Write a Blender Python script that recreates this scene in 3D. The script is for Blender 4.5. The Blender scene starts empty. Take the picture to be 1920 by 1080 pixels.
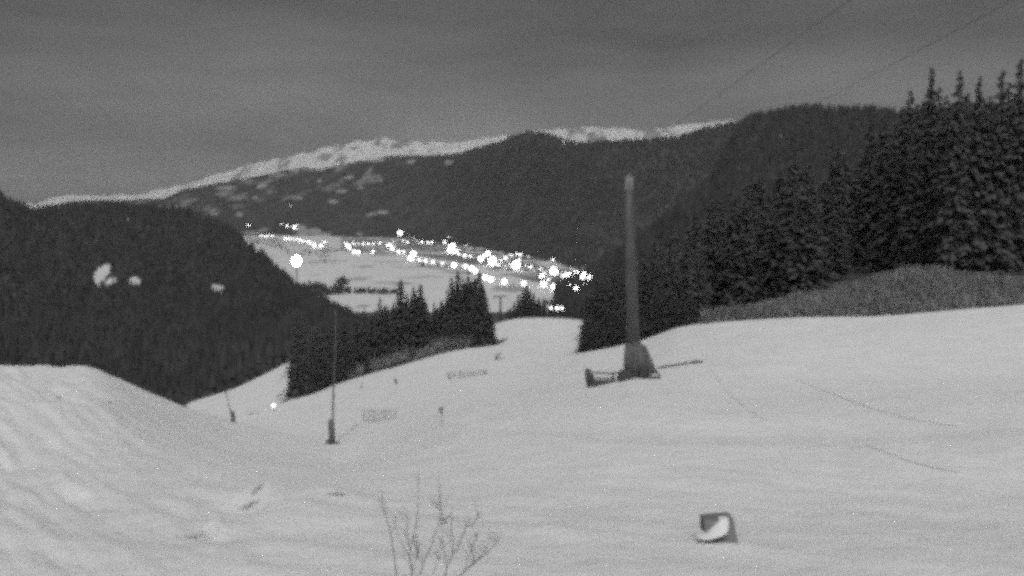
import bpy, math, random
import numpy as np
from mathutils import Vector, Matrix, noise
from mathutils.bvhtree import BVHTree

random.seed(7)
rng = np.random.default_rng(11)
scene = bpy.context.scene
COL = scene.collection
R = math.radians
F = 1663.0
PITCH = R(4.81)
CP, SP = math.cos(PITCH), math.sin(PITCH)

# ------------------------------------------------------------------ camera
cam_d = bpy.data.cameras.new("camera")
cam_d.lens = 36.0 * F / 1920.0
cam_d.sensor_width = 36.0
cam_d.clip_start = 0.2
cam_d.clip_end = 90000.0
cam = bpy.data.objects.new("camera", cam_d)
COL.objects.link(cam)
cam.location = (0, 0, 0)
cam.rotation_euler = (math.pi / 2 - PITCH, 0, 0)
scene.camera = cam
scene.view_settings.view_transform = 'Standard'
scene.view_settings.look = 'None'
scene.view_settings.exposure = 1.0
scene.view_settings.gamma = 1.0
scene.render.engine = 'CYCLES'
cy = scene.cycles
cy.use_denoising = False
cy.use_adaptive_sampling = True
cy.adaptive_threshold = 1.0
cy.adaptive_min_samples = 1
cy.filter_width = 4.4
cy.max_bounces = 4
cy.diffuse_bounces = 2
cy.sample_clamp_indirect = 3.0

# ------------------------------------------------------------------ helpers
def zrow(Y, row):
    return -np.asarray(Y) * np.tan(np.arctan((np.asarray(row) - 540.0) / F) + PITCH)

def at(col, row, Y):
    Z = float(zrow(Y, row))
    d = Y * CP - Z * SP
    return Vector(((col - 960.0) / F * d, Y, Z))

def tag(o, label=None, cat=None, group=None, kind=None):
    if label: o["label"] = label
    if cat: o["category"] = cat
    if group: o["group"] = group
    if kind: o["kind"] = kind
    return o

def link(name, me, parent=None, loc=None):
    o = bpy.data.objects.new(name, me)
    COL.objects.link(o)
    if parent: o.parent = parent
    if loc is not None: o.location = loc
    return o

def empty(name, loc, rz=0.0):
    o = link(name, None)
    o.empty_display_size = 0.5
    o.location = loc
    o.rotation_euler = (0, 0, rz)
    return o

def copy_tree(o, parent=None):
    c = o.copy(); COL.objects.link(c); c.parent = parent
    for ch in list(o.children): copy_tree(ch, c)
    return c

def np_mesh(name, V, Fc, mats, mi=None, smooth=False):
    """V (n,3), Fc (m,k) with k constant"""
    me = bpy.data.meshes.new(name)
    V = np.asarray(V, dtype=np.float32); Fc = np.asarray(Fc, dtype=np.int32)
    k = Fc.shape[1]
    me.vertices.add(len(V)); me.vertices.foreach_set("co", V.ravel())
    me.loops.add(Fc.size); me.loops.foreach_set("vertex_index", Fc.ravel())
    me.polygons.add(len(Fc))
    me.polygons.foreach_set("loop_start", np.arange(len(Fc), dtype=np.int32) * k)
    me.polygons.foreach_set("loop_total", np.full(len(Fc), k, dtype=np.int32))
    if mi is not None: me.polygons.foreach_set("material_index", np.asarray(mi, dtype=np.int32))
    me.polygons.foreach_set("use_smooth", np.full(len(Fc), smooth))
    for m in mats: me.materials.append(m)
    me.update(calc_edges=True)
    return me

class MB:
    def __init__(s): s.v = []; s.f = []; s.m = []
    def add(s, vs, fs, mi=0):
        b = len(s.v); s.v += [tuple(v) for v in vs]
        s.f += [tuple(i + b for i in f) for f in fs]; s.m += [mi] * len(fs)
    def box(s, c, d, rot=None, mi=0, taper=1.0):
        c = Vector(c); hx, hy, hz = d[0] / 2, d[1] / 2, d[2] / 2
        vs = []
        for z in (-1, 1):
            t = taper if z > 0 else 1.0
            for x, y in ((-1, -1), (1, -1), (1, 1), (-1, 1)):
                p = Vector((x * hx * t, y * hy * t, z * hz))
                if rot is not None: p = rot @ p
                vs.append(c + p)
        s.add(vs, [(3, 2, 1, 0), (4, 5, 6, 7), (0, 1, 5, 4), (1, 2, 6, 5), (2, 3, 7, 6), (3, 0, 4, 7)], mi)
    def tube(s, pts, rads, n=8, mi=0):
        pts = [Vector(p) for p in pts]
        if not isinstance(rads, (list, tuple)): rads = [rads] * len(pts)
        rings = []
        for i, p in enumerate(pts):
            a = pts[max(i - 1, 0)]; b = pts[min(i + 1, len(pts) - 1)]
            t = (b - a).normalized()
            u = t.cross(Vector((0, 0, 1)))
            if u.length < 0.05: u = t.cross(Vector((0, 1, 0)))
            u.normalize(); w = t.cross(u)
            rings.append([p + (u * math.cos(k * 2 * math.pi / n) + w * math.sin(k * 2 * math.pi / n)) * rads[i] for k in range(n)])
        vs = [v for r in rings for v in r]; fs = []
        for i in range(len(pts) - 1):
            for k in range(n):
                k2 = (k + 1) % n
                fs.append((i * n + k, i * n + k2, (i + 1) * n + k2, (i + 1) * n + k))
        fs.append(tuple(range(n))[::-1]); fs.append(tuple((len(pts) - 1) * n + k for k in range(n)))
        s.add(vs, fs, mi)
    def ball(s, c, r, nu=10, nv=7, mi=0, sc=(1, 1, 1)):
        vs = []; fs = []
        for j in range(nv + 1):
            th = math.pi * j / nv
            for i in range(nu):
                ph = 2 * math.pi * i / nu
                vs.append((c[0] + r * sc[0] * math.sin(th) * math.cos(ph), c[1] + r * sc[1] * math.sin(th) * math.sin(ph), c[2] + r * sc[2] * math.cos(th)))
        for j in range(nv):
            for i in range(nu):
                i2 = (i + 1) % nu
                fs.append((j * nu + i, (j + 1) * nu + i, (j + 1) * nu + i2, j * nu + i2))
        s.add(vs, fs, mi)
    def build(s, name, mats, parent=None, loc=None, smooth=False):
        me = bpy.data.meshes.new(name)
        me.from_pydata(s.v, [], s.f)
        if not isinstance(mats, (list, tuple)): mats = [mats]
        for m in mats: me.materials.append(m)
        me.polygons.foreach_set("material_index", s.m)
        me.polygons.foreach_set("use_smooth", [smooth] * len(s.f))
        me.update()
        return link(name, me, parent, loc)

# ------------------------------------------------------------------ materials
def new_mat(name):
    m = bpy.data.materials.new(name); m.use_nodes = True
    nt = m.node_tree; b = nt.nodes["Principled BSDF"]
    b.inputs["Specular IOR Level"].default_value = 0.15
    b.inputs["Roughness"].default_value = 0.75
    return m, nt, b

def noisy(name, lo, hi, scale, rough=0.75, detail=4, bump=0.0, bscale=None, stretch=None, metal=0.0):
    m, nt, b = new_mat(name)
    tc = nt.nodes.new("ShaderNodeTexCoord")
    mp = nt.nodes.new("ShaderNodeMapping")
    nt.links.new(tc.outputs["Object"], mp.inputs[0])
    if stretch: mp.inputs["Scale"].default_value = stretch
    n = nt.nodes.new("ShaderNodeTexNoise"); n.inputs["Scale"].default_value = scale; n.inputs["Detail"].default_value = detail
    nt.links.new(mp.outputs[0], n.inputs["Vector"])
    r = nt.nodes.new("ShaderNodeValToRGB")
    r.color_ramp.elements[0].position = 0.3; r.color_ramp.elements[0].color = (lo, lo, lo, 1)
    r.color_ramp.elements[1].position = 0.7; r.color_ramp.elements[1].color = (hi, hi, hi, 1)
    nt.links.new(n.outputs["Fac"], r.inputs[0]); nt.links.new(r.outputs[0], b.inputs["Base Color"])
    b.inputs["Roughness"].default_value = rough
    b.inputs["Metallic"].default_value = metal
    if bump:
        n2 = nt.nodes.new("ShaderNodeTexNoise"); n2.inputs["Scale"].default_value = bscale or scale * 3; n2.inputs["Detail"].default_value = 5
        nt.links.new(mp.outputs[0], n2.inputs["Vector"])
        bp = nt.nodes.new("ShaderNodeBump"); bp.inputs["Strength"].default_value = 1.0; bp.inputs["Distance"].default_value = bump
        nt.links.new(n2.outputs["Fac"], bp.inputs["Height"]); nt.links.new(bp.outputs[0], b.inputs["Normal"])
    return m

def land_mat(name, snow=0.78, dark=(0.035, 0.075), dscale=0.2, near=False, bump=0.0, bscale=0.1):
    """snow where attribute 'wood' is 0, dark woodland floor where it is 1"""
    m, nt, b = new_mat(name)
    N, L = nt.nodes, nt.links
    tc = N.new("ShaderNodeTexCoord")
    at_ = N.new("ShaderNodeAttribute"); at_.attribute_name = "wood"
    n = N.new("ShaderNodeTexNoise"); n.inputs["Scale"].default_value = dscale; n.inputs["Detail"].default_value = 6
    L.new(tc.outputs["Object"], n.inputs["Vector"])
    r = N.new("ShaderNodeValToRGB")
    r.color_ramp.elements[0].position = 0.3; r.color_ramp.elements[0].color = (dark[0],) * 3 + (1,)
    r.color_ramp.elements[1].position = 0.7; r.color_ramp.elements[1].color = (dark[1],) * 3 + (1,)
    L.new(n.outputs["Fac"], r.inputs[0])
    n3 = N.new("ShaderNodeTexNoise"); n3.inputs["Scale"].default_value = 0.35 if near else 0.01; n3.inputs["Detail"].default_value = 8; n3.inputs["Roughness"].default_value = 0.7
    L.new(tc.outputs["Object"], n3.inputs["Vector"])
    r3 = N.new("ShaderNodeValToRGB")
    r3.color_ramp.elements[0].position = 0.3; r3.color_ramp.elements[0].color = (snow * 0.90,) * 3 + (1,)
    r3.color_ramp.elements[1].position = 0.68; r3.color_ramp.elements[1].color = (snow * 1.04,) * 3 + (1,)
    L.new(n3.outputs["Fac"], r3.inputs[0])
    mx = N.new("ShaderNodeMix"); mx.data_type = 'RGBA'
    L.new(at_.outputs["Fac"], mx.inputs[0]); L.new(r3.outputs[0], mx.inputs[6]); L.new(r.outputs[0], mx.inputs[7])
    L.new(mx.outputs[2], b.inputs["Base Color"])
    b.inputs["Roughness"].default_value = 0.8
    b.inputs["Specular IOR Level"].default_value = 0.1
    if bump:
        n2 = N.new("ShaderNodeTexNoise"); n2.inputs["Scale"].default_value = bscale; n2.inputs["Detail"].default_value = 9
        n2.inputs["Roughness"].default_value = 0.65
        L.new(tc.outputs["Object"], n2.inputs["Vector"])
        bp = N.new("ShaderNodeBump"); bp.inputs["Strength"].default_value = 1.0; bp.inputs["Distance"].default_value = bump
        L.new(n2.outputs["Fac"], bp.inputs["Height"]); L.new(bp.outputs[0], b.inputs["Normal"])
    return m

def glow(name, s):
    m, nt, b = new_mat(name)
    b.inputs["Base Color"].default_value = (0.8, 0.8, 0.8, 1)
    b.inputs["Emission Color"].default_value = (1, 1, 1, 1)
    b.inputs["Emission Strength"].default_value = s
    return m

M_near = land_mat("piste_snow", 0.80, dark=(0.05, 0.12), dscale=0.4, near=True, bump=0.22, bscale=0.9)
M_valley = land_mat("valley_snow", 0.70, dark=(0.05, 0.10), dscale=0.01)
M_hill = land_mat("wooded_hill", 0.72, dark=(0.05, 0.09), dscale=0.03)
M_mount = land_mat("wooded_mountain", 0.42, dark=(0.06, 0.115), dscale=0.006, bump=60, bscale=0.004)
M_range = land_mat("snowy_range", 0.85, dark=(0.12, 0.3), dscale=0.002, bump=160, bscale=0.0012)
M_need = noisy("spruce_needles", 0.08, 0.115, 0.55, detail=6)
M_needfar = noisy("far_needles", 0.05, 0.105, 0.06, detail=5)
M_bark = noisy("bark", 0.05, 0.1, 3.0)
M_twig = noisy("bare_twigs", 0.2, 0.34, 0.3)
M_bush = noisy("bush_twigs", 0.22, 0.32, 6)
M_steel = noisy("weathered_steel", 0.10, 0.15, 0.8, rough=0.6, metal=0.2)
M_head = noisy("galvanised_steel", 0.22, 0.32, 1.2, rough=0.5, metal=0.3)
M_pad = noisy("padding_mat", 0.13, 0.18, 2.0, rough=0.8)
M_rail = noisy("dark_rail", 0.06, 0.1, 4.0)
M_lance = noisy("lance_steel", 0.12, 0.18, 2.0, rough=0.5)
M_net = noisy("safety_net", 0.34, 0.46, 4.0)
M_cross = noisy("painted_crossarm", 0.055, 0.08, 1.5)
M_straw = noisy("pale_straw", 0.42, 0.56, 6.0)
M_rope = noisy("steel_rope", 0.03, 0.05, 4.0)
M_box = noisy("weathered_box", 0.14, 0.22, 3.0, bump=0.01)
M_cap = noisy("box_snow", 0.74, 0.82, 3.0, bump=0.02)
M_wall = noisy("chalet_wall", 0.06, 0.16, 0.05)
M_roof = noisy("snowy_roof", 0.45, 0.6, 0.1)
M_track = noisy("track_snow", 0.66, 0.74, 2.0)
M_lamp = glow("lamp_light", 1.5)
M_lampdim = glow("lamp_light_small", 0.9)
M_lampbig = glow("lamp_light_big", 2.6)
M_flood = glow("flood_light", 12)

# ------------------------------------------------------------------ land sheets
def smooth1(a, w):
    if w < 2: return a
    k = np.hanning(w + 2)[1:-1]; k /= k.sum()
    p = np.pad(a, (w // 2, w - 1 - w // 2), mode='edge')
    return np.convolve(p, k, mode='valid')

def pchip(xk, yk, x):
    """xk, yk: (K, C), x: (S, C); monotone cubic per column"""
    K = xk.shape[0]
    h = np.diff(xk, axis=0); dl = np.diff(yk, axis=0) / h
    m = np.zeros_like(yk)
    for i in range(1, K - 1):
        a, b = dl[i - 1], dl[i]
        w1 = 2 * h[i] + h[i - 1]; w2 = h[i] + 2 * h[i - 1]
        with np.errstate(divide='ignore', invalid='ignore'):
            mm = (w1 + w2) / (w1 / a + w2 / b)
        m[i] = np.where(a * b > 0, mm, 0.0)
    m[0] = dl[0]; m[-1] = dl[-1]
    out = np.zeros_like(x)
    C = x.shape[1]
    for c in range(C):
        i = np.clip(np.searchsorted(xk[:, c], x[:, c], side='right') - 1, 0, K - 2)
        t = (x[:, c] - xk[i, c]) / h[i, c]
        t2, t3 = t * t, t * t * t
        out[:, c] = ((2 * t3 - 3 * t2 + 1) * yk[i, c] + (t3 - 2 * t2 + t) * h[i, c] * m[i, c]
                     + (-2 * t3 + 3 * t2) * yk[i + 1, c] + (t3 - t2) * h[i, c] * m[i + 1, c])
    return out

SHEETS = []
def sheet(name, lines, cols, segs, mat, label, disp=None, wood=None, smoothw=5, soft=True):
    """lines: list of [(col, Y, row) ...] (or ('z', [(col,Y,Z)...])), from near to far"""
    cols = np.asarray(cols, float)
    Yk, Zk = [], []
    for ln in lines:
        isz = ln[0] == 'z'
        pts = np.array(ln[1] if isz else ln, float)
        y = np.interp(cols, pts[:, 0], pts[:, 1]); r = np.interp(cols, pts[:, 0], pts[:, 2])
        sw = smoothw[len(Yk)] if isinstance(smoothw, list) else smoothw
        y = smooth1(y, sw); r = smooth1(r, sw)
        Yk.append(y); Zk.append(r if isz else zrow(y, r))
    Yk = np.array(Yk); Zk = np.array(Zk)
    rows_t = []
    for i, n in enumerate(segs):
        for j in range(n): rows_t.append((i, j / n))
    rows_t.append((len(segs) - 1, 1.0))
    Y = np.array([Yk[i] * (1 - t) + Yk[i + 1] * t for i, t in rows_t])
    tpar = np.array([i + t for i, t in rows_t])
    Z = pchip(Yk, Zk, Y)
    d = Y * CP - Z * SP
    deff = np.sqrt(d * d + 64.0 * np.exp(-(d / 10.0) ** 2))
    X = (cols[None, :] - 960.0) / F * deff
    if disp is not None: Z = Z + disp(X, Y, Z, cols, tpar)
    S, C = Y.shape
    V = np.stack([X, Y, Z], -1).reshape(-1, 3)
    idx = np.arange(S * C).reshape(S, C)
    q = np.stack([idx[:-1, :-1], idx[:-1, 1:], idx[1:, 1:], idx[1:, :-1]], -1).reshape(-1, 4)
    me = np_mesh(name, V, q, [mat], smooth=True)
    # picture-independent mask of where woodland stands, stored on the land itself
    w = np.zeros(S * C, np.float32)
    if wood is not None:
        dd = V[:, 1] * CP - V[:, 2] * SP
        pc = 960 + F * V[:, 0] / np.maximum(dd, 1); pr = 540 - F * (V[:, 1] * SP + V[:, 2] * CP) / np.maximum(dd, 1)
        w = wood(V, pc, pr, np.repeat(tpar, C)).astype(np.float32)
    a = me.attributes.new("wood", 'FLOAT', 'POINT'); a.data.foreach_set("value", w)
    o = link(name, me)
    tag(o, kind="structure")
    bvh = BVHTree.FromPolygons([tuple(v) for v in V], [tuple(f) for f in q])
    SHEETS.append((o, bvh))
    return o, V.reshape(S, C, 3), w.reshape(S, C)

def hit(col, row, only=None):
    d = Vector(((col - 960) / F, CP + (540 - row) / F * SP, -SP + (540 - row) / F * CP)).normalized()
    best = None
    for i, (o, b) in enumerate(SHEETS):
        if only is not None and i not in only: continue
        h = b.ray_cast(Vector((0, 0, 0)), d, 90000)
        if h[0] is not None and (best is None or h[3] < best[1]): best = (h[0], h[3])
    return best[0] if best else None

def ground(x, y, only=None):
    z = None
    for i, (o, b) in enumerate(SHEETS):
        if only is not None and i not in only: continue
        h = b.ray_cast(Vector((x, y, 5000)), Vector((0, 0, -1)), 20000)
        if h[0] is not None and (z is None or h[0].z > z): z = h[0].z
    return z

def fbm(X, Y, scale, octs=4, seed=0.0, lac=2.1, gain=0.5):
    out = np.zeros(X.shape); xf = X.ravel() / scale; yf = Y.ravel() / scale
    res = np.empty(xf.shape)
    for i in range(len(xf)):
        res[i] = noise.fractal(Vector((xf[i] + seed, yf[i] - seed, seed)), 1.0 - gain + 0.3, lac, octs)
    return res.reshape(X.shape)

def vnoise(X, Y, scale, seed):
    """cheap vectorised value noise in -1..1"""
    tab = np.random.default_rng(seed).uniform(-1, 1, (256, 256))
    x = X / scale; y = Y / scale
    xi = np.floor(x).astype(int); yi = np.floor(y).astype(int)
    fx = x - xi; fy = y - yi
    fx = fx * fx * (3 - 2 * fx); fy = fy * fy * (3 - 2 * fy)
    g = lambda a, b: tab[a % 256, b % 256]
    return (g(xi, yi) * (1 - fx) + g(xi + 1, yi) * fx) * (1 - fy) + (g(xi, yi + 1) * (1 - fx) + g(xi + 1, yi + 1) * fx) * fy

def vf(X, Y, scale, seed, o=4, gain=0.5):
    s = 0; a = 1.0
    for i in range(o):
        s = s + a * vnoise(X, Y, scale / 2 ** i, seed + i); a *= gain
    return s

# tree-stand edge lines on the piste, as (col,row)
E_MID = [(545, 751), (580, 740), (622, 725), (700, 700), (740, 690), (800, 672), (860, 657), (920, 650), (945, 640)]
E_RIGHT = [(1093, 663), (1150, 652), (1210, 638), (1270, 615), (1340, 605), (1420, 600), (1500, 596), (1640, 595), (1700, 590), (1780, 583), (1920, 572), (2400, 560)]
def eline(E, c):
    return float(np.interp(c, [e[0] for e in E], [e[1] for e in E]))

ncols = np.concatenate([np.arange(-3000, -400, 100), np.arange(-400, -40, 20), np.arange(-40, 1960, 4.0), np.arange(1960, 2400, 20), np.arange(2400, 5001, 100)])
K_lines = [
    ('z', [(-3000, -40, -3.0), (5000, -40, -3.5)]),
    ('z', [(-3000, 3, -5.6), (960, 3, -6.0), (5000, 3, -6.2)]),
    [(-3000, 17, 1085), (5000, 17, 1085)],
    [(-3000, 27, 880), (0, 27, 885), (500, 26, 925), (960, 26, 932), (1920, 27, 925), (5000, 27, 925)],
    [(-3000, 38, 745), (0, 39, 748), (200, 40, 765), (350, 45, 812), (450, 50, 832), (640, 52, 868), (750, 54, 822), (820, 48, 797), (1000, 38, 815), (1150, 34, 830), (1500, 34, 836), (1750, 34, 830), (1920, 34.5, 819), (5000, 35, 815)],
    [(-3000, 50, 680), (0, 52, 689), (60, 52, 692), (150, 54, 691), (180, 55, 695), (215, 56, 708), (260, 58, 727), (300, 60, 743), (350, 64, 765), (437, 69, 792), (520, 68, 815), (622, 66, 834), (700, 75, 802), (830, 80, 770), (1000, 70, 745), (1190, 66, 708), (1500, 66, 700), (1920, 66, 690), (5000, 66, 690)],
    [(-3000, 90, 800), (0, 90, 800), (150, 90, 800), (300, 95, 815), (350, 100, 815), (437, 115, 806), (520, 105, 815), (622, 95, 815), (700, 110, 775), (830, 115, 736), (1000, 105, 708), (1093, 95, 690), (1190, 90, 681), (1270, 88, 655), (1400, 84, 640), (1500, 84, 634), (1700, 82, 630), (1920, 84, 618), (5000, 84, 600)],
    [(-3000, 200, 830), (0, 200, 830), (300, 200, 800), (350, 200, 772), (437, 175, 785), (520, 170, 772), (548, 165, 762), (622, 165, 745), (700, 168, 722), (830, 172, 687), (920, 185, 665), (1000, 170, 665), (1060, 150, 665), (1093, 132, 664), (1150, 125, 653), (1210, 120, 639), (1270, 115, 616), (1340, 108, 606), (1500, 103, 598), (1640, 102, 596), (1700, 102, 591), (1780, 102, 584), (1920, 102, 573), (2400, 102, 560), (5000, 102, 560)],
    [(-3000, 400, 840), (0, 400, 840), (300, 330, 790), (350, 300, 755), (437, 300, 730), (490, 310, 706), (520, 330, 690), (548, 340, 673), (600, 215, 725), (700, 205, 703), (850, 215, 657), (920, 225, 649), (1000, 250, 632), (1060, 240, 635), (1093, 200, 642), (1150, 180, 636), (1270, 160, 604), (1400, 140, 578), (1500, 132, 561), (1600, 128, 543), (1680, 128, 520), (1760, 128, 513), (1840, 128, 526), (1920, 128, 528), (5000, 128, 510)],
    [(-3000, 620, 850), (0, 620, 850), (300, 480, 800), (350, 440, 770), (437, 420, 745), (520, 430, 700), (548, 440, 690), (700, 320, 690), (850, 320, 640), (920, 330, 612), (945, 335, 604), (975, 335, 599), (1020, 335, 598), (1093, 335, 600), (1190, 310, 602), (1270, 260, 570), (1400, 240, 540), (1500, 230, 520), (1700, 230, 490), (1920, 230, 470), (5000, 230, 450)],
    ('z', [(-3000, 1000, -160), (350, 950, -150), (5000, 900, -150)]),
    ('z', [(-3000, 1900, -206), (5000, 1900, -206)]),
]
def disp_near(X, Y, Z, cols, tp):
    d = np.abs(Y) + 1
    near = np.clip((Y - 2) / 8, 0, 1) * np.clip((150 - Y) / 60, 0, 1)
    out = 0.07 * vf(X, Y, 7.0, 3, 4) * near
    # old ski tracks running down the mound on the near side
    mound = np.clip((120 - (cols[None, :] - 960) / F * 0 - cols[None, :]) / 500 + 1.0, 0, 1) * np.clip((66 - Y) / 12, 0, 1) * np.clip((Y - 3) / 6, 0, 1)
    a, b = 0.66, -0.75
    al = X * a + Y * b; ac = X * b - Y * a
    out = out + mound * (0.08 * vf(al / 16.0, ac, 0.6, 21, 3, 0.8) + 0.045 * vf(X, Y, 1.6, 31, 3, 0.7))
    # groomed corduroy waves and small lumps low in the frame
    low = np.clip((36 - Y) / 10, 0, 1) * np.clip((Y - 3) / 6, 0, 1)
    a2, b2 = 0.93, -0.36
    al = X * a2 + Y * b2; ac = X * b2 - Y * a2
    out = out + low * 0.06 * vf(al / 5.0, ac, 0.9, 41, 2, 0.6)
    # edge of the groomed strip: a soft lip
    Ye = np.interp(cols, [820, 1000, 1150, 1500, 1750, 1920, 5000], [48, 38, 34, 34, 34, 34.5, 35])[None, :]
    u = Y - Ye; amp = np.clip((cols - 760) / 200, 0, 1)[None, :] * 1.0
    out = out + amp * (0.10 * np.where(u < 0, np.exp(u / 3.0), np.exp(-(u / 0.8) ** 2)) - 0.42 * np.exp(-((u - 4.5) / 3.4) ** 2))
    # lumps and hollows
    for (c, r, w, l, h) in BUMPS:
        p = at(c, r, 1.0); 
        px, py = BUMP_POS[(c, r)]
        out = out + h * np.exp(-(((X - px) / w) ** 2 + ((Y - py) / l) ** 2))
    edge = np.clip((Y - 95) / 60, 0, 1) * np.clip((600 - Y) / 200, 0, 1)
    out = out + edge * 0.5 * vf(X, Y, 22, 51, 3) * 0.6
    return out
BUMPS = [(500, 925, 0.55, 1.0, 0.34), (520, 945, 1.6, 1.6, 0.25), (440, 965, 1.1, 1.3, -0.35), (375, 1010, 0.9, 0.8, -0.28), (400, 992, 0.28, 0.9, 0.2),
         (630, 930, 0.9, 0.5, 0.22), (560, 1000, 1.3, 0.8, -0.12), (120, 790, 2.0, 2.5, 0.3), (30, 880, 0.8, 2.0, -0.3), (1040, 1000, 0.8, 0.8, 0.16), (1330, 1030, 0.8, .6, 0.08)]
BUMP_POS = {}
for (c, r, w, l, h) in BUMPS:
    Yb = float(np.interp(r, [690, 750, 800, 850, 900, 925, 1000, 1085], [52, 42, 36, 31, 27.5, 26, 21, 17]))
    p = at(c, r, Yb); BUMP_POS[(c, r)] = (p.x, p.y)

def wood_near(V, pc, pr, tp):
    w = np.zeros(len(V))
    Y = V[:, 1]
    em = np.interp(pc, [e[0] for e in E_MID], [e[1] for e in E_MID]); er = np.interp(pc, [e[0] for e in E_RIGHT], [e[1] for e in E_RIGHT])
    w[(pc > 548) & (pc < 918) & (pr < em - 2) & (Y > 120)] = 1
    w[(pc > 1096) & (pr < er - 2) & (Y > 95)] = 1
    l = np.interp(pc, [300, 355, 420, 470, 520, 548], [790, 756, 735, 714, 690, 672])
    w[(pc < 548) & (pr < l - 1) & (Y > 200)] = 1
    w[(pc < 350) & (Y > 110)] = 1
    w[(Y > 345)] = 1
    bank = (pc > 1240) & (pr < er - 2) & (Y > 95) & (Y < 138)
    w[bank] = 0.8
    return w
G_o, G_V, G_w = sheet("ground", K_lines, ncols, [6, 10, 26, 26, 26, 20, 24, 20, 16, 14, 8], M_near, "", disp=disp_near, wood=wood_near, smoothw=[5, 5, 5, 41, 35, 9, 31, 7, 5, 9, 5, 5])

# valley floor
vcols = np.concatenate([np.arange(-4000, 300, 100), np.arange(300, 1300, 6), np.arange(1300, 6001, 100)])
ZV = -200.0
def wood_valley(V, pc, pr, tp):
    n = vf(V[:, 0], V[:, 1], 160, 77, 3)
    w = np.zeros(len(V))
    # patches of copse and darker settlement ground, drawn on the map of the valley
    vill = (pc > 640) & (pr < np.interp(pc, [640, 780, 900, 1000, 1120], [468, 478, 500, 528, 545]))
    w[vill & (n > -0.3)] = 0.8
    w[(n > 0.75)] = 0.5
    return w
V_o, _, _ = sheet("valley_floor", [('z', [(-4000, 1300, ZV), (6000, 1300, ZV)]), ('z', [(-4000, 2600, ZV), (6000, 2600, ZV)]), ('z', [(-4000, 6000, ZV), (6000, 6000, ZV)]), ('z', [(-4000, 15000, ZV), (6000, 15000, ZV)])],
                  vcols, [60, 90, 60], M_valley, "", wood=wood_valley)

# wooded hill on the near side of the valley
CLEAR_L = [(196, 507, 13, 11), (185, 522, 16, 14), (182, 536, 7, 9), (207, 529, 15, 6), (251, 527, 10, 8), (408, 543, 15, 9), (272, 428, 10, 4), (150, 574, 6, 4), (165, 580, 6, 4), (247, 604, 7, 6), (160, 380, 14, 7), (238, 409, 4, 8), (79, 392, 3, 10)]
def clearmask(pc, pr, lst, grow=1.0):
    m = np.zeros(len(pc), bool)
    pc = np.asarray(pc, float); pr = np.asarray(pr, float); jx = vnoise(pc, pr, 11.0, 5) * 0.6 + vnoise(pc, pr * 1.6, 5.5, 6) * 0.35
    for (c, r, a, b) in lst:
        m |= (((pc - c) / (a * grow)) ** 2 + ((pr - r) / (b * grow)) ** 2) < 1 + jx
    return m
hcols = np.concatenate([np.arange(-2400, -40, 60), np.arange(-40, 800, 5)])
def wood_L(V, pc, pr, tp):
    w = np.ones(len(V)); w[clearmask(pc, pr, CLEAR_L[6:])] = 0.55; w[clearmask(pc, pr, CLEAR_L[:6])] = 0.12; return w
L_lines = [
    [(-2400, 420, 900), (0, 500, 880), (300, 480, 800), (350, 450, 772), (437, 430, 748), (548, 450, 694), (620, 440, 680), (800, 440, 700)],
    [(-2400, 800, 640), (0, 900, 620), (350, 850, 600), (548, 750, 610), (650, 600, 640), (720, 520, 690), (800, 500, 710)],
    [(-2400, 1500, 420), (0, 1700, 372), (30, 1700, 388), (60, 1700, 402), (110, 1700, 398), (200, 1700, 394), (300, 1650, 398), (350, 1600, 404), (400, 1500, 424), (440, 1450, 446), (490, 1350, 482), (530, 1250, 520), (555, 1150, 552), (600, 950, 582), (650, 750, 622), (720, 600, 680), (800, 550, 720)],
    [(-2400, 2600, 520), (0, 2600, 480), (300, 2500, 480), (440, 2200, 530), (560, 1700, 600), (650, 1200, 680), (800, 900, 740)],
]
def disp_L(X, Y, Z, cols, tp): return 10 * vf(X, Y, 260, 61, 4) * np.sin(np.clip(tp[:, None] / 2, 0, 1) * np.pi) + 2.5 * vf(X, Y, 60, 65, 2)
L_o, L_V, L_w = sheet("hill", L_lines, hcols, [50, 60, 10], M_hill, "", disp=disp_L, wood=wood_L, smoothw=3)

# wooded hill above the piste on the far right
rcols = np.concatenate([np.arange(1040, 1960, 5), np.arange(1960, 4500, 60)])
R_lines = [
    [(1040, 1000, 600), (1100, 700, 600), (1190, 330, 612), (1270, 255, 580), (1400, 235, 548), (1500, 225, 528), (1700, 225, 500), (1920, 225, 480), (4500, 225, 460)],
    [(1040, 1400, 560), (1100, 1300, 545), (1190, 900, 500), (1270, 800, 440), (1400, 750, 380), (1500, 750, 370), (1700, 700, 350), (1920, 650, 320), (4500, 600, 250)],
    [(1040, 1900, 545), (1100, 1900, 515), (1150, 1900, 482), (1200, 1900, 452), (1280, 1850, 405), (1330, 1800, 350), (1370, 1750, 275), (1400, 1700, 239), (1440, 1700, 231), (1500, 1700, 219), (1560, 1650, 223), (1620, 1600, 225), (1680, 1500, 228), (1800, 1500, 225), (1920, 1400, 215), (4500, 1200, 150)],
    [(1040, 2600, 600), (1280, 2600, 500), (1500, 2600, 300), (1920, 2600, 300), (4500, 2400, 250)],
]
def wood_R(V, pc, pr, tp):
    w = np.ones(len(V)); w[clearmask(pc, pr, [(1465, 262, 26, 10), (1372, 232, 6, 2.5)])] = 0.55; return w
def disp_R(X, Y, Z, cols, tp): return 12 * vf(X, Y, 300, 71, 4) * np.sin(np.clip(tp[:, None] / 2, 0, 1) * np.pi) + 2.5 * vf(X, Y, 60, 75, 2)
R_o, R_V, R_w = sheet("hill", R_lines, rcols, [50, 60, 10], M_hill, "", disp=disp_R, wood=wood_R, smoothw=3)

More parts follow.
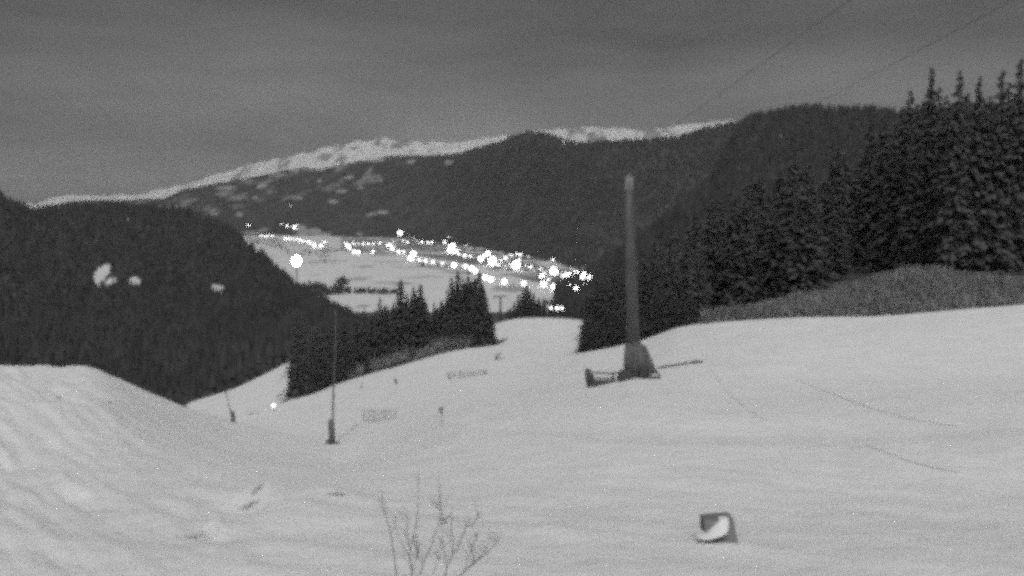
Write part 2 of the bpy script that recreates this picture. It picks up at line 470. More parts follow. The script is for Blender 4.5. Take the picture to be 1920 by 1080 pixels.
# wooded mountain flank behind the village
def vy(row): return min(8300.0, -ZV / max(1e-4, math.tan(math.atan((row - 540) / F) + PITCH)))
mbY = [(-2000, 8300), (500, 8300), (640, 7900), (720, 7500), (800, 6700), (860, 5900), (950, 4700), (1050, 3750), (1120, 3300), (1400, 2900), (2600, 2800)]
mb = [(c, 540 + F * math.tan(math.atan(-ZV / y) - PITCH)) for c, y in mbY]
m_ridge = [(-2000, 395), (0, 400), (60, 396), (110, 384), (150, 377), (240, 378), (310, 373), (350, 355), (400, 345), (440, 338), (480, 332), (560, 314), (600, 318), (640, 309), (700, 299), (750, 293), (800, 295), (850, 291), (900, 279), (940, 266), (960, 258), (985, 250), (1000, 250), (1030, 255), (1050, 265), (1080, 271), (1120, 271), (1200, 266), (1280, 259), (1305, 250), (1330, 240), (1400, 228), (1500, 225), (2600, 220)]
mcols = np.concatenate([np.arange(-2000, -40, 60), np.arange(-40, 1560, 4.0), np.arange(1560, 2601, 60)])
M_lines = [
    ('z', [(c, vy(r) * 0.90, ZV - 6) for c, r in mb]),
    [(c, vy(r) * 0.97, r + 2) for c, r in mb],
    [(c, vy(r) * 1.22, 0.5 * (r + np.interp(c, [a for a, _ in m_ridge], [b for _, b in m_ridge])) + 4) for c, r in mb],
    [(c, vy(float(np.interp(c, [a for a, _ in mb], [b for _, b in mb]))) * 1.5, r) for c, r in m_ridge],
    [(c, vy(float(np.interp(c, [a for a, _ in mb], [b for _, b in mb]))) * 1.9, r + 40) for c, r in m_ridge],
]
CLEAR_M = [(637, 307, 17, 8), (658, 304, 8, 4), (492, 348, 9, 7), (518, 328, 16, 4), (428, 337, 10, 6), (302, 390, 6, 9), (450, 402, 6, 5), (400, 400, 8, 6), (284, 403, 4, 4),
           (655, 332, 7, 3), (700, 331, 10, 3), (712, 338, 8, 3), (640, 358, 10, 3), (676, 352, 6, 3), (555, 318, 10, 4), (600, 340, 5, 3), (842, 305, 10, 3.5), (770, 303, 8, 4), (480, 372, 8, 4), (560, 372, 9, 3), (625, 378, 9, 3),
           (695, 402, 12, 2.6), (717, 398, 14, 3), (620, 378, 5, 2), (345, 380, 3, 2), (560, 428, 14, 6), (580, 436, 24, 8), (605, 440, 16, 5), (470, 436, 26, 2), (495, 431, 8, 2.5), (675, 440, 8, 3), (700, 300, 30, 3), (590, 318, 26, 3), (420, 352, 20, 3)]
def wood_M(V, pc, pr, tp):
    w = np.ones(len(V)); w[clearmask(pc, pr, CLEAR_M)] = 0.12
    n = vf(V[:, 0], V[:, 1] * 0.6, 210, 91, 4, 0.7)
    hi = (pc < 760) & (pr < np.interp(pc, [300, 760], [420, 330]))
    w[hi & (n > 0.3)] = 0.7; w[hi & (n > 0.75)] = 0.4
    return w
def disp_M(X, Y, Z, cols, tp):
    tp = np.maximum(tp - 1, 0)
    return (60 * vf(X, Y, 1400, 81, 5) * np.sin(np.clip(tp[:, None] / 2, 0, 1) * np.pi) + 6 * vf(X, Y, 120, 85, 3) * np.clip(tp[:, None], 0, 1))
MT_o, MT_V, MT_w = sheet("mountain", M_lines, mcols, [4, 30, 46, 8], M_mount, "", disp=disp_M, wood=wood_M, smoothw=3)

# snow-covered range beyond
s_ridge = [(-2000, 340), (0, 380), (60, 384), (110, 375), (160, 367), (240, 371), (300, 357), (340, 342), (400, 325), (440, 316), (480, 304), (520, 299), (560, 291), (600, 283), (650, 273), (690, 268), (720, 262), (760, 266), (800, 262), (860, 268), (900, 262), (940, 258), (1000, 250), (1060, 246), (1100, 245), (1180, 244), (1230, 243), (1270, 241), (1320, 237), (1350, 233), (1400, 226), (1500, 226), (2600, 240)]
S_lines = [
    [(c, 15000, r + 130) for c, r in s_ridge],
    [(c, 17500, r + 45) for c, r in s_ridge],
    [(c, 20500, r + 1) for c, r in s_ridge],
    [(c, 23500, r + 30) for c, r in s_ridge],
]
def disp_S(X, Y, Z, cols, tp): return 80 * vf(X, Y, 1500, 95, 5, 0.65) * np.clip(tp[:, None], 0, 1) + 75 * (0.5 - np.abs(vf(X, Y, 620, 99, 3, 0.55)))
def wood_S(V, pc, pr, tp):
    n = vf(V[:, 0], V[:, 1] * 0.35, 420, 101, 4, 0.7)
    return np.clip((n - 0.55) * 2.2, 0, 0.8)
S_o, _, _ = sheet("mountain_range", S_lines, mcols, [12, 40, 10], M_range, "", disp=disp_S, wood=wood_S, smoothw=3)
NEAR, VAL, HL, HR, MT, SR = range(6)

# ------------------------------------------------------------------ trees
def spruce_template(seed, rad=0.14, lean=0.0, sparse=1.0, bare=0.03):
    """unit-height spruce -> (crown mesh, trunk mesh)"""
    r = random.Random(seed); V = []; Fq = []
    levels = 48
    for li in range(levels):
        z = bare + (0.985 - bare) * (li / (levels - 1)) ** 0.95; z0_ = z
        L0 = (rad * (1 - z) ** 0.82 + 0.006) * r.uniform(0.82, 1.12)
        nb = max(4, int((10 - 4 * z) * sparse))
        off = r.random() * 6.28
        for b in range(nb):
            a = off + b * 6.283 / nb + r.uniform(-0.3, 0.3)
            z = min(0.98, z0_ + r.uniform(-0.022, 0.022)); L = L0 * r.uniform(0.5, 1.25)
            if r.random() < 0.06: L *= 1.3
            droop = r.uniform(0.10, 0.42)
            dx, dy = math.cos(a), math.sin(a)
            nseg = 4 if L > 0.05 else 3
            for s in range(nseg):
                t = (s + r.uniform(0.3, 0.9)) / nseg
                px, py = dx * L * t, dy * L * t
                pz = z - droop * L * t * (1.6 - 0.9 * t) + r.uniform(-0.006, 0.006)
                sz = min((0.020 + 0.030 * (1 - z)), L * 0.75 + 0.004) * r.uniform(0.6, 1.25) * (1.15 - 0.5 * t)
                # elongated leaf-spray quad, hanging
                ta = a + r.uniform(-0.6, 0.6)
                ux, uy = math.cos(ta), math.sin(ta); wz = r.uniform(-0.7, -0.1)
                vx, vy_ = -uy, ux
                w = sz * r.uniform(0.35, 0.6); tw = r.uniform(-0.9, 0.9)
                b0 = len(V)
                V += [(px - vx * w, py - vy_ * w, pz - tw * w), (px + ux * sz * .2, py + uy * sz * .2, pz + sz * 0.25),
                      (px + vx * w, py + vy_ * w, pz + tw * w), (px + ux * sz * 1.3, py + uy * sz * 1.3, pz + wz * sz * 1.3)]
                Fq.append((b0, b0 + 1, b0 + 2, b0 + 3))
    V.append((0, 0, 0.96)); V.append((0.004, 0, 0.975)); V.append((0, 0, 1.0)); V.append((-0.004, 0, 0.975)); n = len(V)
    Fq.append((n - 4, n - 3, n - 2, n - 1))
    crown = np_mesh("crown", np.array(V), np.array(Fq), [M_need])
    mb = MB(); mb.tube([(0, 0, -0.03), (0, 0, 0.3), (0, 0, 0.7), (0, 0, 0.97)], [0.012, 0.009, 0.005, 0.0015], 6)
    me = bpy.data.meshes.new("trunk"); me.from_pydata(mb.v, [], mb.f); me.materials.append(M_bark); me.update()
    return crown, me

TPL = [spruce_template(100 + i, rad) for i, rad in enumerate([0.105, 0.12, 0.135, 0.15, 0.17, 0.19])]

def tree(x, y, z, H, label, group, tpl=None, name="spruce_tree", w=1.0):
    cr, tr = tpl if tpl else random.choice(TPL)
    root = empty(name, (x, y, z), random.uniform(0, 6.28))
    c = link("crown", cr, root); t = link("trunk", tr, root)
    c.scale = t.scale = (H * w, H * w, H)
    tag(root, label, "tree", group)
    return root

def tree_px(col, Y, toprow, label, group, tpl=None, minH=5, maxH=38, only=(NEAR,), w=1.0, sink=0.3):
    top = at(col, toprow, Y)
    g = ground(top.x, top.y, only)
    if g is None: return None
    H = top.z - g + sink
    if H < minH: return None
    H = min(H, maxH)
    return tree(top.x, top.y, g - sink, H, label, group, tpl, w=w)

# far woods: many small jagged conifers per wood, one object each
def far_tree_unit(seed):
    r = random.Random(seed); V = []; T = []
    for ti, (z0, z1, rad) in enumerate([(0.02, 0.5, 0.19), (0.28, 0.76, 0.14), (0.55, 1.0, 0.085)]):
        n = 6; b = len(V); o = r.random() * 6
        for k in range(n):
            a = o + k * 6.283 / n; rr = rad * r.uniform(0.7, 1.25)
            V.append((rr * math.cos(a), rr * math.sin(a), z0 + r.uniform(-0.05, 0.05)))
        V.append((r.uniform(-.01, .01), r.uniform(-.01, .01), z1))
        for k in range(n): T.append((b + k, b + (k + 1) % n, b + n))
    return np.array(V), np.array(T)
FT = [far_tree_unit(i) for i in range(6)]
def wood_mass(name, P, H, W, label, cat, mat=None):
    Vs, Ts = [], []; b = 0
    for p, h, w in zip(P, H, W):
        v, t = FT[random.randrange(6)]
        a = random.uniform(0, 6.28); c, s = math.cos(a), math.sin(a)
        q = np.empty_like(v)
        q[:, 0] = (v[:, 0] * c - v[:, 1] * s) * h * w + p[0]; q[:, 1] = (v[:, 0] * s + v[:, 1] * c) * h * w + p[1]; q[:, 2] = v[:, 2] * h + p[2]
        Vs.append(q); Ts.append(t + b); b += len(v)
    me = np_mesh(name, np.concatenate(Vs), np.concatenate(Ts), [mat or M_needfar])
    o = link(name, me); tag(o, label, cat, kind="stuff"); return o

def sample_sheet(Vg, Wg, n, cmin, cmax, smin=0, smax=None):
    S, C = Wg.shape; smax = smax or S - 1; out = []
    dd = Vg[..., 1] * CP - Vg[..., 2] * SP
    for _ in range(n * 3):
        if len(out) >= n: break
        i = random.uniform(smin, smax - 1); j = random.uniform(cmin, cmax - 1)
        i0, j0 = int(i), int(j); fi, fj = i - i0, j - j0
        if Wg[i0, j0] < 0.5 or Wg[i0 + 1, j0 + 1] < 0.5: continue
        p = (Vg[i0, j0] * (1 - fi) * (1 - fj) + Vg[i0 + 1, j0] * fi * (1 - fj) + Vg[i0, j0 + 1] * (1 - fi) * fj + Vg[i0 + 1, j0 + 1] * fi * fj)
        out.append(p)
    return out
def cidx(cols, c): return int(np.searchsorted(cols, c))

def px_of(p):
    d = p[1] * CP - p[2] * SP
    return 960 + F * p[0] / d, 540 - F * (p[1] * SP + p[2] * CP) / d

P = sample_sheet(L_V, L_w, 11000, cidx(hcols, -60), len(hcols) - 1, 0, 110)
P = [p for p in P if not any(clearmask(np.array([px_of(p)[0]]), np.array([px_of(p)[1] - k]), CLEAR_L[:6], 1.0)[0] for k in (0, 9, 16))]
wood_mass("forest", P, [random.uniform(9, 21) for _ in P], [random.uniform(0.8, 1.4) for _ in P],
          "dark spruce forest covering the hillside with small snowy clearings beyond the snow mound", "forest")
P = sample_sheet(R_V, R_w, 10000, 0, cidx(rcols, 2100), 0, 110)
wood_mass("forest", P, [random.uniform(9, 21) for _ in P], [random.uniform(0.8, 1.4) for _ in P],
          "dark spruce forest covering the round-topped hill above the piste", "forest")
P = sample_sheet(MT_V, MT_w, 16000, cidx(mcols, -40), cidx(mcols, 1500), 4, 80)
wood_mass("forest", P, [random.uniform(16, 26) for _ in P], [random.uniform(1.2, 1.8) for _ in P],
          "dark forest on the long mountain flank behind the lit village", "forest")

# tree belts on the valley floor
def in_poly(c, r, poly):
    ins = False; n = len(poly)
    for i in range(n):
        x1, y1 = poly[i]; x2, y2 = poly[(i + 1) % n]
        if (y1 > r) != (y2 > r) and c < (x2 - x1) * (r - y1) / (y2 - y1) + x1: ins = not ins
    return ins
VP = []
def belt(poly, n, h=(10, 18), only=(VAL, MT)):
    xs = [p[0] for p in poly]; ys = [p[1] for p in poly]
    k = 0
    while k < n:
        c = random.uniform(min(xs), max(xs)); r = random.uniform(min(ys), max(ys))
        if not in_poly(c, r, poly): continue
        k += 1
        p = hit(c, r, only)
        if p: VP.append((p, random.uniform(*h)))
belt([(555, 535), (600, 541), (660, 545), (745, 548), (745, 551), (660, 551), (600, 556), (560, 556)], 420, (9, 16))
belt([(622, 546), (632, 526), (648, 522), (656, 530), (640, 548)], 60)
belt([(600, 545), (575, 533), (615, 541)], 60)
belt([(600, 467), (700, 470), (700, 474), (600, 472)], 90, (8, 13))
belt([(570, 470), (620, 472), (618, 484), (575, 480)], 40, (8, 14))
belt([(600, 486), (630, 489), (626, 494), (604, 493)], 10, (10, 16))
belt([(780, 493), (850, 500), (900, 514), (900, 518), (850, 505), (780, 498)], 60, (8, 14))
belt([(745, 441), (800, 446), (900, 458), (1000, 478), (1090, 500), (1090, 506), (1000, 486), (900, 468), (800, 456)], 560, (10, 20))
belt([(640, 452), (745, 446), (900, 466), (1060, 505), (1050, 522), (900, 488), (780, 470), (640, 462)], 260, (7, 13))
belt([(500, 446), (610, 458), (625, 468), (560, 482), (520, 470)], 110, (8, 14))
belt([(860, 470), (1000, 498), (1060, 510), (1030, 516), (900, 492)], 90, (8, 14))
belt([(1030, 566), (1125, 556), (1125, 606), (945, 606), (950, 590)], 300, (10, 18))
belt([(640, 585), (650, 578), (656, 585)], 6, (10, 16))
belt([(445, 440), (530, 452), (540, 470), (470, 455)], 160, (10, 18))
belt([(1110, 505), (1150, 505), (1150, 600), (1120, 600)], 200, (14, 24))
wood_mass("copse", [p for p, h in VP], [h for p, h in VP], [1.2] * len(VP), "dark belts of small trees scattered over the snowy valley floor", "trees")

# near stands of spruces, each its own tree
G_MID = "spruces in the stand beside the piste"
mid_top = [(545, 640), (560, 610), (600, 600), (640, 604), (665, 596), (690, 580), (720, 562), (750, 545), (775, 548), (790, 548), (810, 566), (830, 556), (850, 522), (880, 508), (900, 516), (912, 548), (925, 600)]
def mtop(c): return float(np.interp(c, [a for a, _ in mid_top], [b for _, b in mid_top]))
mid_front = [(551, 600, 0.75), (556, 575, .8), (566, 590, 1), (585, 625, 1), (602, 618, 1), (618, 606, 1), (635, 612, 1), (641, 583, .8), (655, 600, 1), (668, 590, 1), (683, 578, 1), (697, 588, 1), (712, 556, 1), (725, 572, 1), (738, 566, 1), (751, 523, 1), (763, 548, 1), (776, 536, 1), (788, 531, 1), (800, 565, 1), (814, 566, .9), (828, 560, 1), (840, 540, 1),
             (847, 518, 1), (858, 505, .9), (868, 520, 1), (878, 507, .8), (890, 520, 1), (899, 508, 1), (908, 540, 1), (914, 575, .9), (921, 612, .9)]
dist_lab = {751: "tall spiky spruce standing above the stand's middle", 847: "tall spruce at the near shoulder of the stand's highest clump",
            899: "tallest pointed spruce beside the gap with the lift pylon", 921: "small spruce ending the stand beside the narrow piste",
            551: "slim spruce at the lowest end of the stand beside the snow strip", 641: "dark pointed spruce standing against the small valley clearing"}
for c, tr, w in mid_front:
    row = eline(E_MID, c)
    p = hit(c, row - 3, (NEAR,))
    if p is None: continue
    lab = dist_lab.get(c)
    t = tree_px(c, p.y + random.uniform(0, 8), tr, lab or "dark spruce in the front row of the stand beside the piste", None if lab else G_MID, w=w * 1.15)
n = 0
while n < 75:
    c = random.uniform(556, 915); row = eline(E_MID, c)
    p = hit(c, row - 3, (NEAR,))
    if p is None: continue
    Y = p.y + random.uniform(6, 95)
    t = tree_px(c + random.uniform(-2, 2), Y, mtop(c) + random.uniform(3, 40) if Y > p.y + 25 else mtop(c) + random.uniform(15, 80), "dark spruce deep inside the stand beside the piste", "spruces deep inside the stand beside the piste", maxH=40, w=1.45)
    n += 1
# shorter trees along the foot of the stand
for c in range(556, 700, 12):
    row = eline(E_MID, c); p = hit(c, row - 2, (NEAR,))
    if p: tree(p.x, p.y + 2, p.z - 0.3, random.uniform(5, 10), "small young spruce along the lower foot of the stand", "young spruces along the foot of the stand", w=1.5)
for c in range(848, 926, 8):
    row = eline(E_MID, c); p = hit(c, row - 2, (NEAR,))
    if p: tree(p.x, p.y + 2, p.z - 0.3, random.uniform(6, 10), "young spruce under the stand's highest clump", "young spruces under the highest clump", w=1.5)
# clump beyond the piste crest
for c, tr in [(950, 588), (957, 575), (964, 563), (972, 550), (980, 541), (987, 536), (994, 541), (1001, 548), (1010, 556), (1020, 572), (968, 580), (1003, 575), (985, 560), (1030, 584), (976, 572), (995, 566), (1040, 590), (1052, 588)]:
    Y = random.uniform(365, 420)
    big = c == 987
    tree_px(c, Y, tr - (6 if big else 0), "tallest spruce of the clump beyond the piste crest beside the thin pylon" if big else "spruce in the clump beyond the piste crest", None if big else "spruces beyond the piste crest", tpl=TPL[4 + (c % 2)], maxH=60, w=1.25)
# hidden-foot trees between gap and clump
for c, tr in [(1052, 575), (1064, 570), (1078, 566), (1090, 560), (1100, 556), (1072, 584), (1086, 580)]:
    tree_px(c, random.uniform(370, 460), tr + 8, "low spruce behind the flat end of the piste crest", "low spruces behind the piste crest", maxH=50, w=1.2)

# stand on the far side of the piste
r_top = [(1093, 560), (1110, 528), (1130, 505), (1150, 490), (1180, 462), (1220, 430), (1280, 392), (1340, 355), (1400, 322), (1460, 300), (1520, 280), (1600, 256), (1660, 232), (1700, 200), (1760, 170), (1850, 165), (1920, 150)]
def rtop(c): return float(np.interp(c, [a for a, _ in r_top], [b for _, b in r_top]))
G_R = "spruces in the stand behind the pylon"
for c, tr, lab in [(1100, 560, "slim spruce ending the stand at the piste gap behind the pylon"), (1098, 548, None), (1108, 530, None), (1117, 512, None), (1128, 520, None), (1138, 495, None), (1150, 488, None), (1162, 500, None), (1176, 475, None), (1190, 480, None), (1206, 462, None), (1222, 470, None), (1240, 450, None), (1262, 460, None), (1285, 440, None), (1310, 450, None)]:
    row = eline(E_RIGHT, c); p = hit(c, row - 3, (NEAR,))
    if p: tree_px(c + 2, p.y + random.uniform(1, 8), tr, lab or "dark spruce in the front row of the stand behind the tall pylon", None if lab else G_R, maxH=34, w=1.1)
for c in range(1102, 1300, 13):
    row = eline(E_RIGHT, c); p = hit(c, row - 2, (NEAR,))
    if p: tree(p.x, p.y + 1.5, p.z - 0.3, random.uniform(3.5, 7), "small young spruce along the snow edge behind the pylon", "young spruces along the snow edge behind the pylon", w=1.6)
n = 0
while n < 45:
    c = random.uniform(1104, 1960); Y = random.uniform(135, 330) if c < 1300 else random.uniform(140, 300)
    tr = rtop(c) + random.uniform(5, 90)
    tree_px(c, Y, tr, "dark spruce in the dense wood above the shrubs", "spruces in the dense wood above the shrubs", maxH=42, w=1.15)
    n += 1
big = [(1668, 236, 205), (1681, 226, 190), (1699, 214, 180), (1716, 200, 175), (1733, 184, 165), (1742, 160, 160), (1635, 192, 205), (1655, 212, 200), (1690, 205, 170), (1708, 165, 165), (1722, 190, 150), (1748, 122, 150), (1762, 160, 160), (1775, 175, 145), (1800, 126, 140), (1815, 170, 150), (1838, 138, 140), (1858, 175, 150), (1880, 128, 140), (1893, 150, 145), (1915, 105, 140), (1935, 130, 140), (1970, 110, 140), (2010, 90, 140)]
blab = {1635: "slender spruce rising alone where the round hilltop ends", 1748: "tall spruce, first of the high row above the shrub bank", 1800: "tall thin spruce second in the high row above the shrub bank",
        1838: "thin pointed spruce between two taller ones above the shrub bank", 1880: "dark spruce with blunt tip near the end of the high row", 1915: "highest spruce at the outer end of the high row"}
for c, tr, Y in big:
    tree_px(c, Y, tr, blab.get(c, "very tall spruce in the high row above the shrub bank"), None if c in blab else "very tall spruces above the shrub bank", tpl=TPL[random.choice([0, 0, 1])], maxH=60, w=0.85)
for c in range(1660, 1990, 20):
    Y = random.uniform(150, 175)
    tree_px(c, Y, 205 + random.uniform(0, 60), "dark spruce filling the wood under the high row", "spruces filling the wood under the high row", maxH=60, w=1.0)

# the rest of the two dense woods, one mass each
def arrs(me, mi=0):
    v = np.empty(len(me.vertices) * 3, np.float32); me.vertices.foreach_get("co", v)
    f = np.empty(len(me.loops), np.int32); me.loops.foreach_get("vertex_index", f)
    return v.reshape(-1, 3), f.reshape(-1, 4)
TA = [arrs(t[0]) for t in TPL]
def deep_wood(spots, label):
    Vs, Fs = [], []; b = 0
    for (x, y, z, H, w) in spots:
        v, f = random.choice(TA); a = random.uniform(0, 6.28); c, s_ = math.cos(a), math.sin(a); q = np.empty_like(v)
        q[:, 0] = (v[:, 0] * c - v[:, 1] * s_) * H * w + x; q[:, 1] = (v[:, 0] * s_ + v[:, 1] * c) * H * w + y; q[:, 2] = v[:, 2] * H + z
        Vs.append(q); Fs.append(f + b); b += len(v)
    tag(link("forest", np_mesh("forest", np.concatenate(Vs), np.concatenate(Fs), [M_need])), label, "forest", kind="stuff")
def spot(c, Y, tr, maxH, w):
    t = at(c, tr, Y); g = ground(t.x, t.y, (NEAR,))
    if g is None or t.z - g < 5: return None
    return (t.x, t.y, g - 0.3, min(t.z - g, maxH), w)
sp = []
for k in range(150):
    c = random.uniform(556, 912); p = hit(c, eline(E_MID, c) - 3, (NEAR,))
    if p is None: continue
    q_ = spot(c, p.y + random.uniform(12, 100), mtop(c) + random.uniform(5, 60), 40, 1.5)
    if q_: sp.append(q_)
deep_wood(sp, "dense dark inside of the spruce stand beside the piste")
sp = []
for k in range(150):
    c = random.uniform(1106, 1980); q_ = spot(c, random.uniform(140, 320), rtop(c) + random.uniform(5, 110), 42, 1.4)
    if q_: sp.append(q_)
deep_wood(sp, "dense dark inside of the wood above the shrub bank")

# brushwood banks: bare twigs nobody could count
def brush(name, pts, label, hh=(1.2, 3.2), per=22, mat=None):
    V = []; Fq = []
    for p in pts:
        H = random.uniform(*hh)
        for k in range(per):
            a = random.uniform(0, 6.28); sp = random.uniform(0.1, 0.9) * H * 0.55
            x0 = p.x + random.uniform(-.5, .5); y0 = p.y + random.uniform(-.5, .5); z0 = p.z + random.uniform(0, H * 0.45)
            x1 = x0 + math.cos(a) * sp; y1 = y0 + math.sin(a) * sp; z1 = z0 + H * random.uniform(0.25, 0.6)
            w = random.uniform(0.03, 0.07); b = len(V); wa = random.uniform(0, 6.28); wx, wy = math.cos(wa) * w, math.sin(wa) * w
            V += [(x0 - wx, y0 - wy, z0), (x0 + wx, y0 + wy, z0), (x1 + wx * .4, y1 + wy * .4, z1), (x1 - wx * .4, y1 - wy * .4, z1)]
            Fq.append((b, b + 1, b + 2, b + 3))
    me = np_mesh(name, np.array(V), np.array(Fq), [mat or M_twig])
    o = link(name, me); tag(o, label, "shrubs", kind="stuff"); return o
pts = []
while len(pts) < 3600:
    c = random.uniform(1255, 2050)
    lo = eline(E_RIGHT, c); hi = float(np.interp(c, [1230, 1320, 1400, 1500, 1580, 1640, 1720, 1800, 1860, 1920, 2050], [628, 606, 592, 564, 550, 532, 511, 516, 530, 532, 525]))
    if hi > lo - 2: continue
    p = hit(c, random.uniform(hi, lo - 1), (NEAR,))
    if p is not None and p.y < 300: pts.append(p)
brush("undergrowth", pts, "pale leafless shrubs on the bank above the snow edge", hh=(0.7, 2.0))
pts = []
while len(pts) < 700:
    c = random.uniform(655, 880); lo = eline(E_MID, c); p = hit(c, random.uniform(lo - 12, lo - 1), (NEAR,))
    if p is not None and p.y < 300: pts.append(p)
brush("undergrowth", pts, "pale leafless shrubs under the spruce stand beside the piste", hh=(1.5, 5.0))

# ------------------------------------------------------------------ tall lift pylon
pb = hit(1191, 708, (NEAR,)); Yp = pb.y
def pz(row): return float(zrow(Yp, row))
def pp(c, r, y=None): return at(c, r, y if y is not None else Yp)
pyl = empty("lift_pylon", pb)
tag(pyl, "tall steel lift pylon with padded foot rising beside the piste", "pylon")
def rel(v, o): return Vector(v) - o.location
mb = MB(); top = pp(1179, 345); mid = pp(1183, 520); bot = pp(1190, 712)
mb.tube([rel(bot, pyl), rel(mid, pyl), rel(top, pyl)], [0.56, 0.42, 0.33], 20); mb.build("mast", M_steel, pyl, smooth=True)
mb = MB(); mb.tube([rel(pp(1191, 714), pyl), rel(pp(1189, 676), pyl), rel(pp(1187, 642), pyl)], [0.86, 0.80, 0.62], 20); mb.build("padding", M_pad, pyl, smooth=True)
mb = MB(); mb.box(rel(pp(1179, 344), pyl), (0.62, 0.6, 1.05)); mb.box(rel(pp(1179, 331), pyl), (0.25, 0.3, 0.35)); mb.build("mast_head", M_head, pyl)
mb = MB(); mb.box(rel(pp(1177, 338), pyl), (5.3, 0.28, 0.30)); mb.build("crossarm", M_cross, pyl)
mb = MB(); 
for s in (0, ):
    a = rel(pp(1172, 700), pyl); b = rel(pp(1172, 345), pyl)
for s in (-0.2, 0.2): mb.tube([Vector((-0.1 + s, -0.9, 0.4)), Vector((-0.35 + s, -0.62, 14.0))], 0.025, 5)
for k in range(34):
    t = k / 34; c0 = Vector((-0.1, -0.9, 0.4)).lerp(Vector((-0.35, -0.62, 14.0)), t); mb.tube([c0 + Vector((-.2, 0, 0)), c0 + Vector((.2, 0, 0))], 0.018, 4)
mb.build("ladder", M_steel, pyl)
# sloping side mat and low foot blocks
mb = MB(); a, b, c, d = [rel(pp(*q), pyl) for q in ((1203, 712), (1204, 646), (1212, 650), (1232, 698))]
th = Vector((0, 0.5, 0)); mb.add([a, b, c, d, a + th, b + th, c + th, d + th], [(0, 1, 2, 3), (7, 6, 5, 4), (0, 4, 5, 1), (1, 5, 6, 2), (2, 6, 7, 3), (3, 7, 4, 0)])
mb.build("side_mat", M_pad, pyl)
mb = MB(); mb.box(rel(pp(1190, 713), pyl) + Vector((0, 0, 0.1)), (2.5, 2.2, 0.7), taper=0.9); mb.build("foundation", M_pad, pyl)
mb = MB(); mb.box(rel(pp(1173, 703, Yp - 1.0), pyl), (0.95, 0.5, 0.75), taper=0.85); mb.build("foot_mat", M_rail, pyl); mb = MB(); mb.box(rel(pp(1208, 698, Yp - 1.0), pyl), (0.75, 0.5, 0.8), taper=0.8); mb.build("foot_mat", M_rail, pyl)
# rope sheaves
tip1 = pp(1112, 335); tip2 = pp(1242, 335)
dirv = Vector(((757 - 960) / F, CP + (540 - 603) / F * SP, -SP + (540 - 603) / F * CP)).normalized()
for tp_ in (tip1, tip2):
    mb = MB(); c = rel(tp_, pyl)
    mb.tube([c - dirv * 1.1 + Vector((0, 0, -.22)), c + dirv * 1.1 + Vector((0, 0, -.22))], 0.06, 6)
    for k in (-0.9, -0.3, 0.3, 0.9):
        q = c + dirv * k + Vector((0, 0, -0.12)); mb.tube([q + Vector((-.06, 0, 0)), q + Vector((.06, 0, 0))], 0.16, 10)
    mb.build("sheave_assembly", M_steel, pyl)
# second, thin pylon beyond the crest
Y2 = 380.0; q0 = at(938, 600, Y2); q0.z = ground(q0.x, q0.y, (NEAR,)) or q0.z
py2 = empty("lift_pylon", q0); tag(py2, "thin T-shaped lift pylon in the gap between the trees", "pylon")
mb = MB(); tz = at(938, 556, Y2).z - q0.z
mb.tube([(0, 0, -1), (0.1, 0, tz)], [0.55, 0.36], 10); mb.build("mast", M_rail, py2)
mb = MB(); mb.box((0.1, 0, tz), (6.2, 0.4, 0.45)); mb.build("crossarm", M_rail, py2)
mb = MB(); mb.box((-2.9, 0, tz - 0.3), (0.4, 2.2, 0.5)); mb.build("sheave_assembly", M_rail, py2)
mb = MB(); mb.box((3.1, 0, tz - 0.3), (0.4, 2.2, 0.5)); mb.build("sheave_assembly", M_rail, py2)
# ropes
for i, (tp_, far, lab) in enumerate(((tip1, -2.9, "thin haul rope climbing across the night sky nearer the valley"), (tip2, 3.1, "thin haul rope climbing across the night sky above the round hilltop"))):
    mb = MB(); pts_ = []
    e0 = tp_ - dirv * 64
    for k in range(13):
        t = k / 12; p = e0.lerp(tp_, t); p.z -= 0.5 * math.sin(math.pi * t); pts_.append(p)
    e1 = Vector((q0.x + far, q0.y, q0.z + tz - 0.1))
    for k in range(1, 21):
        t = k / 20; p = tp_.lerp(e1, t); p.z -= 3.0 * math.sin(math.pi * t); pts_.append(p)
    mb.tube(pts_, [0.008] * len(pts_), 6)
    tag(mb.build("haul_rope", M_rope), lab, "rope")

# ------------------------------------------------------------------ barrier frames and lances at the pylon
def place(c, r): 
    p = hit(c, r, (NEAR,)); return p
bz = place(1128, 722); br = empty("safety_barrier", bz); tag(br, "low dark padded safety barrier standing before the pylon foot", "barrier")
yb = bz.y
def rb(c, r, o, y): return at(c, r, y) - o.location
mb = MB()
mb.tube([rb(1106, 723, br, yb), rb(1103, 706, br, yb), rb(1102, 692, br, yb)], [0.26, 0.24, 0.20], 10); mb.tube([rb(1112, 722, br, yb), rb(1110, 702, br, yb)], [0.17, 0.12], 8)
mb.build("end_pad", M_rail, br, smooth=True)
mb = MB(); mb.tube([rb(1104, 698, br, yb), rb(1140, 700, br, yb), rb(1168, 698, br, yb)], 0.065, 6); mb.build("top_rail", M_rail, br)
mb = MB(); mb.tube([rb(1151, 722, br, yb), rb(1150, 699, br, yb)], 0.085, 6); mb.build("post", M_rail, br)
mb = MB(); mb.box(rb(1131, 719, br, yb), (2.05, 0.35, 0.36), taper=0.92); mb.build("bottom_pad", M_rail, br)
mb = MB(); mb.box(rb(1130, 712, br, yb + .1), (1.5, 0.03, 0.34)); mb.build("net", M_net, br)
bz = place(1222, 710); br = empty("barrier_frame", bz); tag(br, "small open steel frame on the snow beside the sloping side mat of the pylon", "frame"); yb = bz.y
for a_, b_, nm in (((1208, 700), (1234, 697), "rail"), ((1200, 713), (1236, 707), "rail"), ((1233, 697), (1239, 713), "post")):
    mb = MB(); mb.tube([rb(*a_, br, yb), rb(*b_, br, yb)], 0.075, 6); mb.build(nm, M_rail, br)
